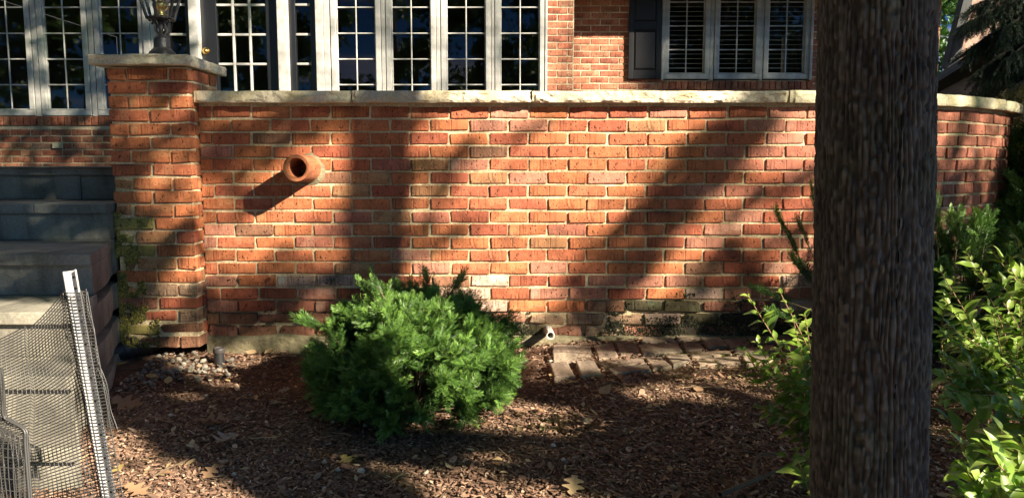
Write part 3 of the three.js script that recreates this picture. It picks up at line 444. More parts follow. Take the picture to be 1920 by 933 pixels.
// ---------- mulch, stones, leaves ----------
const UP = V(0, 1, 0);
const pebbleZone = (x, z) => Math.exp(-(((x + 1.72) / 0.34) ** 2 + ((z + 3.72) / 0.22) ** 2) * 1.2);
const inBed = (x, z) => z > -4.03 && !(x < -1.84 && z < -2.7) && !(x > XA && Math.hypot(x - XA, z + WZ + RW) < RW);
{
  const R = rng(71), chipGeo = [], N = 170000, per = 6;
  for (let k = 0; k < per; k++) { // splinters: bent flat slivers with ragged ends
    const r = rng(k + 900), L = 0.5, w = 0.11 + 0.13 * r(), t = 0.05;
    const P = [], n = 3; for (let i = 0; i <= n; i++) { const u = i / n - 0.5, e = (i === 0 || i === n) ? 0.25 + 0.5 * r() : 0.8 + 0.4 * r(); P.push([u * 2 * L, w * e, t * (r() - 0.5) * 1.6 + 0.1 * u * u * (k - 3)]); }
    const g = grid(3, 3, (u, v) => { const [x, hw, b] = P[Math.round(u * 3)], j = Math.round(v * 3); return { x, y: b + (j === 1 || j === 2 ? t : -t), z: (j === 0 || j === 3 ? -1 : 1) * (j === 1 ? -hw : j === 2 ? hw : j === 0 ? hw : -hw) * (j === 0 ? -1 : j === 3 ? -1 : 1) }; }); chipGeo.push(g.toNonIndexed()); chipGeo[k].computeVertexNormals();
  }
  const chipM = mat([1, 1, 1], 0.92, { map: rep(grainMap, 1) });
  const lists = chipGeo.map(() => [[], []]);
  for (let i = 0; i < N; i++) {
    const near = R() < 0.62, x = lerp(-2.4, 3.0, R()), z = near ? lerp(-3.4, -1.75, R()) : lerp(-4.03, -1.5, R());
    if (!inBed(x, z)) continue;
    if (pebbleZone(x, z) > 0.55 && R() < 0.8) continue;
    const q = aim(V((R() - 0.5) * 0.8 + 0.1, 1, (R() - 0.5) * 0.8 + 0.1), R() * 6.28), s = lerp(0.006, 0.021, R() ** 2.2) * (R() < 0.03 ? 2.2 : 1), k = Math.floor(R() * per);
    lists[k][0].push(M4(V(x, groundY(x, z) + R() * 0.012, z), q, V(s * 1.15, s * 0.8, s * (0.7 + 0.6 * R()))));
    const c = new THREE.Color(), v = 0.5 + 0.9 * R() ** 1.6, pale = R() < 0.16; c.setRGB(...(pale ? [0.82 * v, 0.58 * v, 0.4 * v] : [0.42 * v, 0.25 * v, 0.165 * v])); lists[k][1].push(c);
  }
  const g = new THREE.Group(); g.name = 'mulch'; g.userData = { label: 'dark brown shredded bark mulch covering the garden bed', category: 'mulch', kind: 'stuff' }; scene.add(g);
  lists.forEach(([m, c], k) => inst('wood_chips', chipGeo[k], chipM, m, g, c));
  // pebbles by the pier
  const pg = []; for (let k = 0; k < 4; k++) { const s = new THREE.IcosahedronGeometry(1, 2), p = s.attributes.position; for (let i = 0; i < p.count; i++) { const v = V(p.getX(i), p.getY(i), p.getZ(i)), f = 0.8 + 0.4 * vnoise(v.x * 1.3 + 9 + k * 5, v.y * 1.3 + v.z + 9, 33 + k); p.setXYZ(i, v.x * f, v.y * f * 0.62, v.z * f * 0.82); } s.computeVertexNormals(); pg.push(s); }
  const pl = pg.map(() => [[], []]), pm = mat([1, 1, 1], 0.8, { map: stoneMap });
  for (let i = 0; i < 2400; i++) {
    const x = lerp(-2.02, -0.9, R()), z = lerp(-4.02, -3.0, R()); if (!inBed(x, z) || R() > pebbleZone(x, z) * 1.15 - 0.1) continue;
    const k = i % 4, s = lerp(0.005, 0.018, R() ** 2), v = 0.12 + 0.32 * R() ** 1.6, t = R();
    pl[k][0].push(M4(V(x, groundY(x, z) + 0.004 + R() * 0.012, z), aim(V(R() - 0.5, 1.2, R() - 0.5), R() * 6), s)); pl[k][1].push(new THREE.Color().setRGB(v * (t < 0.2 ? 1.1 : 1), v * (t < 0.2 ? 0.75 : 0.95), v * (t < 0.2 ? 0.5 : 0.86)));
  }
  for (let i = 0; i < 26; i++) { const x = lerp(-1.6, 0.2, R()), z = lerp(-3.7, -2.2, R()), k = i % 4, v = 0.35 + 0.35 * R(); pl[k][0].push(M4(V(x, groundY(x, z) + 0.012, z), aim(V(R() - 0.5, 1.2, R() - 0.5), R() * 6), 0.007 + 0.007 * R())); pl[k][1].push(new THREE.Color().setRGB(v, v * 0.93, v * 0.82)); }
  const ps = new THREE.Group(); ps.name = 'pebbles'; ps.userData = { label: 'pale pebbles scattered on the soil at the foot of the brick pier', category: 'gravel', kind: 'stuff' }; scene.add(ps);
  pl.forEach(([m, c], k) => inst('pebble_layer', pg[k], pm, m, ps, c));
}
// leaf outlines
function leafShape(kind, k = 0) {   // a leaf about 1 long lying in xz, curled; returns geometry
  const r = rng(k + 300), pts = [], n = kind === 'lobed' ? 26 : 12;
  for (let i = 0; i <= n; i++) {
    const u = i / n; let w = kind === 'lobed' ? 0.1 + 0.3 * Math.sin(Math.PI * Math.min(1, u * 1.05)) * (0.6 + 0.55 * Math.cos(u * 6.28 * 3.2 + 0.6)) : 0.27 * Math.sin(Math.PI * Math.pow(u, 0.8)) + 0.004;
    if (i === 0 || i === n) w = 0.006; pts.push([u - 0.5, Math.max(0.008, w)]);
  }
  const c1 = (r() - 0.3) * 1.1, c2 = (r() - 0.5) * 1.2, tw = (r() - 0.5) * 0.8;
  return grid(n, 4, (u, v) => { const [x, w] = pts[Math.round(u * n)], s = (v - 0.5) * 2, z = s * w, y = c1 * (x * x) * 0.6 + c2 * z * z * 1.6 + 0.25 * Math.abs(z) + tw * x * z; return { x, y, z, u: x, v: z }; });
}
const dryM = [[0.38, 0.27, 0.15], [0.33, 0.2, 0.11], [0.46, 0.36, 0.16], [0.27, 0.15, 0.085], [0.36, 0.27, 0.09], [0.33, 0.26, 0.2]].map((c) => leafM(c, 0.12, 0.75));
const leafGeos = { lobed: [0, 1, 2].map((k) => leafShape('lobed', k)), oval: [0, 1, 2, 3].map((k) => leafShape('oval', k + 10)) };
{
  const R = rng(83), L = [];
  // countable fallen leaves: pixel of the photograph, size, kind, colour, label
  const list = [
    [400, 800, 0.105, 'lobed', 3, 'lobed brown leaf lying in shade on dark mulch, left of the pair by the bush'], [425, 835, 0.1, 'lobed', 5, 'pale grey-brown lobed leaf on shaded mulch, lower right of the big brown one'], [238, 765, 0.12, 'lobed', 3, 'long dull lobed leaf in shade beside the foot of the steps'],
    [228, 690, 0.055, 'oval', 4, 'yellow leaf on the soil at the corner of the stone steps'], [282, 712, 0.06, 'oval', 2, 'olive yellow leaf on the lit gravel right of the steps'], [315, 722, 0.055, 'oval', 2, 'greenish leaf beside the olive yellow one on the gravel'],
    [220, 890, 0.05, 'oval', 4, 'bright yellow leaf on sunny mulch right of the metal stake'], [573, 720, 0.06, 'oval', 5, 'pinkish grey upturned leaf on mulch just left of the bush'], [585, 775, 0.06, 'oval', 3, 'brown curled leaf in shade left of the bush base'], [615, 790, 0.065, 'oval', 5, 'dull pinkish leaf in shade below the left side of the bush'],
    [650, 872, 0.055, 'lobed', 4, 'small yellow lobed leaf at the edge of the sunlit mulch, bottom centre'], [395, 895, 0.06, 'lobed', 1, 'small tan lobed leaf at the lower edge of the long shadow'], [533, 740, 0.05, 'lobed', 5, 'small crumpled beige leaf on shaded mulch between pier and bush'],
    [470, 668, 0.06, 'oval', 0, 'tan leaf lying at the foot of the wall, left of its neighbour'], [505, 666, 0.065, 'oval', 0, 'tan leaf at the foot of the wall nearest the bush'], [1135, 740, 0.07, 'oval', 0, 'pale tan leaf in front of the loose pavers, upright'], [1165, 742, 0.075, 'oval', 0, 'pale tan leaf right of the upright one in front of the pavers'], [1035, 711, 0.05, 'oval', 2, 'cream leaf at the left tip of the loose pavers'],
    [980, 785, 0.055, 'lobed', 1, 'small tan leaf on mulch right of the bush'], [1310, 738, 0.06, 'oval', 1, 'brown leaf in the lit strip of mulch below the paver patch'], [1240, 760, 0.055, 'lobed', 1, 'orange brown leaf in the lit strip of mulch'], [1075, 922, 0.07, 'lobed', 0, 'tan lobed leaf at the bottom edge, right of centre'], [1103, 800, 0.05, 'oval', 5, 'grey leaf standing in the shaded mulch right of the bush'], [255, 930, 0.08, 'lobed', 1, 'tan leaf at the bottom edge right of the stake'],
  ];
  for (const [px, py, s, kind, c, label] of list) {
    const p = onGround(px, py), o = one('fallen_leaf', leafGeos[kind][Math.floor(R() * 3)], dryM[c], label, 'leaf', 'fallen leaves on the garden bed');
    o.position.copy(p).add(V(0, 0.022, 0)); o.rotation.set((R() - 0.3) * 0.6, R() * 6, (R() - 0.5) * 0.5); o.scale.set(s * 1.1, s, s * 1.25);
  }
  // dry leaves caught on the brickwork
  const a = one('dry_leaf', leafGeos.lobed[1], dryM[0], 'dry tan leaf caught on the left edge of the brick pier', 'leaf'); a.position.set(-1.93, at(265, 500, 3.9).y, -3.895); a.rotation.set(1.25, 0.4, 0.7); a.scale.setScalar(0.075);
  const b = one('dry_leaf', leafGeos.oval[1], dryM[1], 'small pinkish leaf stuck on a mortar joint of the wall above the bush', 'leaf'); b.position.copy(at(512, 518, 4.01)); b.rotation.set(0.7, 0.1, 0.2); b.scale.setScalar(0.045);
  // litter too fine to count
  const lm = leafGeos.oval.map(() => [[], []]);
  for (let i = 0; i < 1500; i++) {
    const x = lerp(-2.3, 3, R()), z = lerp(-4.0, -1.6, R()); if (!inBed(x, z)) continue;
    const [px, py] = proj(x, groundY(x, z), z), dens = 0.22 + 0.8 * Math.exp(-(((px - 1180) / 160) ** 2 + ((py - 745) / 45) ** 2)) + 0.7 * Math.exp(-(((px - 290) / 110) ** 2 + ((py - 720) / 40) ** 2)) + 0.6 * Math.exp(-(((px - 880) / 180) ** 2 + ((py - 890) / 50) ** 2)) + 0.5 * Math.exp(-(((px - 300) / 120) ** 2 + ((py - 890) / 40) ** 2)); if (R() > dens) continue;
    const k = i % 4, s = lerp(0.016, 0.04, R()), v = 0.6 + 0.6 * R(), t = R(); lm[k][0].push(M4(V(x, groundY(x, z) + 0.014, z), aim(V((R() - 0.5) * 0.7, 1, (R() - 0.5) * 0.7), R() * 6), V(s * 1.3, s, s * (0.7 + R() * 0.5)))); lm[k][1].push(new THREE.Color().setRGB(...(t < 0.5 ? [0.42 * v, 0.3 * v, 0.15 * v] : t < 0.8 ? [0.3 * v, 0.17 * v, 0.09 * v] : [0.45 * v, 0.37 * v, 0.23 * v])));
  }
  const g = new THREE.Group(); g.name = 'leaf_litter'; g.userData = { label: 'small dry leaf scraps strewn over the mulch', category: 'leaf litter', kind: 'stuff' }; scene.add(g);
  lm.forEach(([m, c], k) => inst('leaf_scraps', leafGeos.oval[k], leafM([1, 1, 1], 0.1, 0.8), m, g, c));
  // twigs
  const tw = (pts, r0, r1, label) => one('twig', tube(pts.map(([x, y, h]) => onGround(x, y).add(V(0, h, 0))), r0, r1, 6, 40), M.twig, label, 'twig');
  tw([[1350, 945, 0.03], [1420, 915, 0.03], [1480, 895, 0.04], [1540, 878, 0.03]], 0.009, 0.005, 'fallen grey branch lying on shaded mulch left of the tree trunk');
  tw([[1422, 915, 0.03], [1415, 895, 0.045], [1425, 880, 0.05], [1460, 868, 0.03]], 0.006, 0.003, 'forked side twig curling up from the fallen branch');
  tw([[285, 905, 0.02], [310, 893, 0.025], [340, 877, 0.02]], 0.004, 0.003, 'thin pale straight twig on sunny mulch near the stake');
  const sticks = [[], []]; const sg = tube([V(0, 0, 0), V(0.34, 0.02, 0.05), V(0.7, 0.0, 0.03), V(1, 0.04, -0.04)], 0.02, 0.008, 4, 6);
  for (let i = 0; i < 420; i++) { const x = lerp(-1.9, 2, R()), z = lerp(-3.9, -1.7, R()); if (!inBed(x, z)) continue; const s = lerp(0.04, 0.14, R() ** 2), v = 0.5 + R(); sticks[0].push(M4(V(x, groundY(x, z) + 0.014, z), aim(V((R() - 0.5) * 0.3, 1, (R() - 0.5) * 0.3), R() * 6.3), s)); sticks[1].push(new THREE.Color().setRGB(0.25 * v, 0.17 * v, 0.1 * v)); }
  inst('twig_litter', sg, mat([1, 1, 1], 0.9), sticks[0], g, sticks[1]);
}
// ---------- pavers ----------
{
  const g = new THREE.Group(); g.name = 'paver_patch'; g.userData.kind = 'structure'; scene.add(g);
  const R = rng(97), cm = [[0.56, 0.42, 0.33], [0.48, 0.36, 0.29], [0.6, 0.48, 0.38], [0.44, 0.34, 0.27]].map((c) => mat(c, 0.95, { map: blockMap, bumpMap: mortarBump, bumpScale: 0.004 }));
  const quads = [[[1036, 666], [1108, 664], [1112, 684], [1037, 686]], [[1036, 652], [1108, 648], [1110, 662], [1036, 664]], [[1114, 650], [1149, 646], [1160, 670], [1123, 676]], [[1154, 645], [1193, 646], [1202, 664], [1164, 669]], [[1196, 650], [1270, 645], [1282, 664], [1206, 667]], [[1276, 646], [1308, 641], [1322, 657], [1287, 662]], [[1312, 640], [1348, 634], [1364, 652], [1328, 656]], [[1124, 682], [1206, 673], [1211, 683], [1134, 692]],
    [[1138, 695], [1213, 686], [1222, 699], [1150, 706]], [[1208, 672], [1240, 671], [1260, 690], [1226, 696]], [[1246, 670], [1288, 669], [1297, 682], [1263, 690]], [[1292, 664], [1369, 660], [1374, 668], [1297, 674]], [[1302, 677], [1383, 671], [1390, 684], [1312, 690]], [[1030, 690], [1064, 683], [1078, 712], [1040, 719]], [[1079, 685], [1114, 682], [1129, 707], [1090, 713]], [[1352, 640], [1392, 634], [1408, 648], [1370, 654]], [[1376, 658], [1452, 650], [1462, 660], [1382, 668]], [[1398, 632], [1440, 628], [1456, 644], [1412, 648]], [[1390, 672], [1440, 664], [1456, 680], [1400, 688]], [[1446, 630], [1500, 626], [1510, 640], [1460, 645]], [[1466, 648], [1540, 642], [1550, 656], [1474, 660]], [[1460, 664], [1510, 660], [1526, 676], [1474, 682]], [[1200, 632], [1260, 630], [1266, 642], [1204, 645]], [[1264, 630], [1330, 626], [1338, 634], [1270, 640]]];
  quads.forEach((q, k) => {
    const W = q.map(([x, y]) => onGround(x, y)), c = W.reduce((a, p) => a.add(p), V(0, 0, 0)).multiplyScalar(0.25), S = new THREE.Shape(W.map((p) => new THREE.Vector2((p.x - c.x) * 0.99, -(p.z - c.z) * 0.99)));
    const e = new THREE.ExtrudeGeometry(S, { depth: 0.045, bevelEnabled: true, bevelThickness: 0.006, bevelSize: 0.006, bevelOffset: -0.006, bevelSegments: 2 }).rotateX(-Math.PI / 2);
    const o = part('paver', e, cm[Math.floor(R() * 4)], g); o.position.copy(c).add(V(0, -0.042 + R() * 0.008 + (k === 13 || k === 14 ? 0.008 : 0), 0)); o.rotation.set((R() - 0.5) * 0.05 + 0.03, 0, (R() - 0.5) * 0.05);
  });
}
// ---------- drains at the foot of the pier ----------
{
  const p = onGround(268, 652), t = thing('corrugated_drain', 'black corrugated drain hose emerging under the corner of the brick pier', 'drain pipe'); t.position.set(p.x, p.y + 0.03, -3.97); t.rotation.set(0, 0.75, 0);
  const pr = []; for (let i = 0; i <= 28; i++) { const c = (i % 4 < 2) ? 0.05 : 0.044; pr.push(new THREE.Vector2(c, -0.12 + i * 0.009)); } pr.push(new THREE.Vector2(0.04, 0.132), new THREE.Vector2(0.036, 0.1), new THREE.Vector2(0.036, -0.12));
  part('hose', new THREE.LatheGeometry(pr, 32).rotateZ(-Math.PI / 2), M.plastic, t);
  const q = onGround(411, 682), c = thing('drain_cap', 'short black plastic riser with round cap standing in the gravel', 'drain'); c.position.copy(q);
  part('riser', new THREE.CylinderGeometry(0.024, 0.026, 0.075, 24).translate(0, 0.028, 0), M.plastic, c);
  part('cap', new THREE.LatheGeometry([[0, 0.08], [0.014, 0.08], [0.016, 0.074], [0.021, 0.074], [0.023, 0.083], [0.028, 0.083], [0.0295, 0.078], [0.0295, 0.06], [0.026, 0.058], [0, 0.058]].map((v) => new THREE.Vector2(...v)), 28), mat([0.05, 0.045, 0.045], 0.5), c);
}
// ---------- plastic mesh fence with its metal stake ----------
{
  const f = thing('mesh_fence', 'black plastic mesh fence hung on a white metal stake before the steps', 'fence');
  const T = at(133, 507, 2.12), B = at(214, 975, 2.02), ax = B.clone().sub(T), n = ax.clone().normalize();
  // folded steel stake: ribbed W section with holes along the web
  const sec = [[-0.019, 0.011], [-0.0165, 0.012], [-0.0155, 0.002], [-0.0045, -0.004], [0.0045, -0.004], [0.0155, 0.002], [0.0165, 0.012], [0.019, 0.011]], th = 0.0018;
  const ring = [...sec, ...sec.slice().reverse().map(([x, z]) => [x * 0.94, z - th])];
  const side = V(0, 0, 1).cross(n).normalize().negate(), fr = n.clone().cross(side).normalize(); if (fr.z < 0) fr.negate();
  const body = grid(ring.length, 40, (u, v) => { const [a, b] = ring[Math.round(u * ring.length) % ring.length], p = T.clone().addScaledVector(ax, v).addScaledVector(side, a).addScaledVector(fr, b); return { x: p.x, y: p.y, z: p.z, u: a, v: v }; });
  part('stake', toCreasedNormals(body, 0.5), M.stake, f);
  const holes = []; for (let i = 0; i < 22; i++) holes.push(new THREE.CylinderGeometry(0.0032, 0.0032, 0.001, 12).rotateX(Math.PI / 2).translate(...T.clone().addScaledVector(ax, (i + 0.6) / 22).addScaledVector(fr, -0.0032).toArray()));
  part('stake_hole', merge(holes), M.plastic, f);
  // netting as woven strands: rows and columns follow a draped surface
  function net(name, S, nu, nv, r, nu2 = nu * 2, nv2 = nv) {
    const list = [], strand = (fn, m, ry) => { const pts = []; for (let i = 0; i <= m; i++) pts.push(fn(i / m)); return grid(4, m, (u, v) => { const i = Math.round(v * m), p = pts[i], q = pts[Math.min(m, i + 1)].clone().sub(pts[Math.max(0, i - 1)]).normalize(), a = (Math.abs(q.y) > 0.8 ? V(1, 0, 0.3) : V(0, 1, 0)).cross(q).normalize(), b = q.clone().cross(a), t = u * 2 * Math.PI; return p.clone().addScaledVector(a, Math.cos(t) * r * ry).addScaledVector(b, Math.sin(t) * r); }); };
    for (let i = 0; i <= nu; i++) list.push(strand((v) => S(i / nu, v), nv2, 1));
    for (let j = 0; j <= nv; j++) list.push(strand((u) => S(u, j / nv), nu2, 1));
    return part(name, merge(list), M.net, f);
  }
  const wob = (u, v) => V(0.004 * Math.sin(v * 17 + u * 9), 0.004 * Math.sin(u * 13 + v * 5), 0.006 * Math.sin(u * 11 + v * 7));
  // front sheet: wraps the stake, then sweeps left and forward, its top edge sagging
  net('netting', (u, v) => {
    const tt = lerp(0.085, 1.12, v), q = T.clone().addScaledVector(ax, tt);
    if (u < 0.085) { const k = u / 0.085; return q.add(V(lerp(0.036, -0.026, k), 0, lerp(0.004, 0.026, Math.sin(k * 3.1)))); }
    const k = (u - 0.085) / 0.915, left = V(-1.84 + 0.03 * v, lerp(0.42, -0.25, v), -1.98 + 0.1 * v), st = q.add(V(-0.026, 0, 0.006));
    const p = st.clone().lerp(left, k); p.z += -0.16 * Math.sin(Math.PI * Math.min(1, k * 1.1)) * (1 - 0.4 * v) * (1 - k); p.y -= (1 - v) * (0.085 * Math.sin(Math.PI * Math.min(1, k)) * (k < 0.25 ? 1.0 : 0.75)); p.x -= 0.03 * Math.sin(Math.PI * k) * v; return p.add(wob(u, v));
  }, 62, 78, 0.0016, 90, 90);
  // the folded back end of the roll behind the stake
  net('netting_fold', (u, v) => { const q = T.clone().addScaledVector(ax, lerp(0.09, 0.66, v)); return q.add(V(-0.075 + 0.072 * u + 0.02 * v, -0.012 * (1 - u), -0.05 - 0.02 * Math.sin(u * 3.1))).add(wob(u, v)); }, 9, 44, 0.0017, 14, 50);
  // a second length behind, cut square round the bottom step, with a thick selvedge
  const E = [at(2, 690, 2.0), at(11, 782, 2.0), at(48, 806, 2.0), at(60, 960, 1.97)];
  const edge = new THREE.CatmullRomCurve3([E[0], E[0].clone().lerp(E[1], 0.55), E[1], E[1].clone().lerp(E[2], 0.25), E[2], E[2].clone().lerp(E[3], 0.15), E[3]], false, 'centripetal');
  net('netting_overlap', (u, v) => { const p = edge.getPoint(clamp(v)); return p.clone().add(V(-0.3 * u, -0.012 * u, 0.02 * u)).add(wob(u, v)); }, 26, 40, 0.0014, 40, 60);
  part('selvedge', merge([0, 1, 2].map((k) => { const pts = []; for (let i = 0; i <= 20; i++) pts.push(edge.getPoint(i / 20).add(V(-0.004 * k, 0, 0.003 * (k % 2)))); return tube(pts, 0.0035, 0.0035, 5, 60); })), M.net, f);
}

// ---------- plants ----------
function needleShoot(n, seed, len = 1, nl = 0.2, w = 0.02, flat = 0.25) {   // a stem along +y with two ranks of flat needles
  const r = rng(seed), P = [], N = [], U = [];
  const tri = (a, b, c) => { const m = b.clone().sub(a).cross(c.clone().sub(a)).normalize(); for (const p of [a, b, c]) { P.push(p.x, p.y, p.z); N.push(m.x, m.y, m.z); U.push(p.x, p.y); } };
  const bend = (y) => V(0.06 * Math.sin(y * 2 + seed), y * len, -0.10 * y * y);
  for (let i = 0; i < n; i++) {
    const t = (i + 0.5) / n, b = bend(0.06 + t * 0.94), s = i % 2 ? 1 : -1, L = nl * (0.75 + 0.4 * r()) * (t > 0.85 ? 0.75 : 1), an = lerp(1.15, 0.55, t) + (r() - 0.5) * 0.3;
    const d = V(s * Math.sin(an), Math.cos(an), flat * (r() - 0.3) * 2).normalize(), side = d.clone().cross(V(0, 0.25 * (r() - 0.5), 1)).normalize().multiplyScalar(w), m = b.clone().addScaledVector(d, L * 0.5), e = b.clone().addScaledVector(d, L).add(V(0, 0, -L * 0.12));
    tri(b, m.clone().add(side), e); tri(b, e, m.clone().sub(side));
  }
  for (let i = 0; i < 3; i++) { const a = bend(i / 3), c = bend((i + 1) / 3); for (const [x, z] of [[0.012, 0], [0, 0.012]]) { const o = V(x, 0, z); tri(a.clone().add(o), a.clone().sub(o), c); } }
  const g = new THREE.BufferGeometry(); g.setAttribute('position', new THREE.Float32BufferAttribute(P, 3)); g.setAttribute('normal', new THREE.Float32BufferAttribute(N, 3)); g.setAttribute('uv', new THREE.Float32BufferAttribute(U, 2)); return g;
}
const shoots = [1, 2, 3, 4].map((k) => needleShoot(26, k * 7, 1, 0.31, 0.024));
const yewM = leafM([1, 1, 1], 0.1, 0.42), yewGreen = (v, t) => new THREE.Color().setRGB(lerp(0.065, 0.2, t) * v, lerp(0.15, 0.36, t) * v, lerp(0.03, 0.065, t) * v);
function yew(name, label, category, c, rx, ry, rz, nb, seed, { up = 0.1, shootLen = 0.066, extra = [], per = 46 } = {}) {
  const t = thing(name, label, category), R = rng(seed), lists = shoots.map(() => [[], []]), br = [];
  t.position.copy(c);
  const spray = (a, b, n, len, spread) => { for (let i = 0; i < n; i++) {
    const f = lerp(0.4, 1.02, (i + R()) / n), p = a.clone().lerp(b, f), d = b.clone().sub(a).normalize(); d.add(V((R() - 0.5) * spread, (R() - 0.5) * spread + up * 0.5, (R() - 0.5) * spread)).normalize();
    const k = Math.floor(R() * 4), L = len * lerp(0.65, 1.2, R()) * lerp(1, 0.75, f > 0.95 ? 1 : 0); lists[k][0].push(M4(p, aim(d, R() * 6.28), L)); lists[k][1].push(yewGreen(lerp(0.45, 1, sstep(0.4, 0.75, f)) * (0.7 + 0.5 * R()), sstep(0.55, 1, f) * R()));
  } };
  for (let i = 0; i < nb; i++) {
    const ph = R() * 6.283, ct = lerp(-0.45, 1, R()), st = Math.sqrt(1 - ct * ct), wob = 0.78 + 0.34 * fbm(st * Math.cos(ph) * 2.2 + 5, st * Math.sin(ph) * 2.2 + ct * 2 + 5, seed, 3) * 1.2;
    const b = V(rx * st * Math.cos(ph) * wob, Math.max(0.03, ry * 0.42 + ry * 0.6 * ct * wob), rz * st * Math.sin(ph) * wob), a = V((R() - 0.5) * 0.06, ry * 0.06, (R() - 0.5) * 0.06), m = a.clone().lerp(b, 0.5).add(V(0, -0.04, 0));
    br.push(tube([a, m, b], 0.006, 0.002, 4, 5)); spray(m, b, per, shootLen, 2.3);
  }
  for (const [p, q, n, L] of extra) { br.push(tube([p, q], 0.004, 0.0012, 4, 4)); spray(p, q, n, L, 0.75); }
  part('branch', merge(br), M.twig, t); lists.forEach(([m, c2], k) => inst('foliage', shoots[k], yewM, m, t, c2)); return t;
}
{
  const c = V(-0.415, groundY(-0.435, -3.2) - 0.01, -3.22), P = (px, py, Z) => at(px, py, Z).sub(c);
  yew('yew_bush', 'low rounded green yew bush growing in the mulch before the brick wall', 'bush', c, 0.415, 0.505, 0.385, 290, 5, { extra: [
    [P(720, 590, 3.2), P(684, 540, 3.15), 12, 0.075], [P(735, 585, 3.15), P(700, 524, 3.1), 12, 0.075], [P(640, 630, 3.2), P(572, 603, 3.2), 14, 0.08], [P(900, 640, 3.2), P(945, 606, 3.2), 14, 0.085], [P(905, 690, 3.15), P(952, 716, 3.1), 12, 0.085], [P(830, 570, 3.3), P(860, 526, 3.3), 10, 0.08], [P(800, 570, 3.3), P(800, 524, 3.3), 10, 0.08]] });
  const c2 = V(1.84, groundY(1.6, -3.55), -3.62), P2 = (px, py, Z) => at(px, py, Z).sub(c2);
  yew('yew_shrub', 'dark yew shrub with long upright shoots growing behind the tree trunk', 'shrub', c2, 0.26, 0.6, 0.24, 60, 9, { up: 0.9, extra: [
    [P2(1530, 540, 3.4), P2(1456, 400, 3.4), 34, 0.055], [P2(1535, 500, 3.4), P2(1496, 415, 3.4), 18, 0.045], [P2(1545, 480, 3.4), P2(1521, 345, 3.4), 20, 0.05], [P2(1545, 590, 3.3), P2(1420, 545, 3.35), 24, 0.06], [P2(1540, 620, 3.3), P2(1450, 590, 3.3), 20, 0.06], [P2(1545, 560, 3.4), P2(1490, 490, 3.4), 24, 0.07]] });
  const c3 = V(2.25, groundY(2.2, -3.5), -3.78), P3 = (px, py, Z) => at(px, py, Z).sub(c3);
  yew('yew_shrub', 'dark spreading yew shrub at the foot of the curved end of the wall', 'shrub', c3, 0.5, 0.66, 0.3, 110, 13, { up: 0.8, extra: [
    [P3(1790, 500, 3.7), P3(1803, 398, 3.7), 24, 0.055], [P3(1840, 500, 3.7), P3(1852, 420, 3.7), 18, 0.06], [P3(1760, 500, 3.6), P3(1757, 370, 3.7), 18, 0.055]] });
  yew('yew_shrub', 'dark yew shrub filling the shaded right edge beyond the curved wall', 'shrub', V(3.75, 0, -4.7), 0.75, 1.5, 0.6, 120, 17, { up: 0.6, shootLen: 0.16 });
}
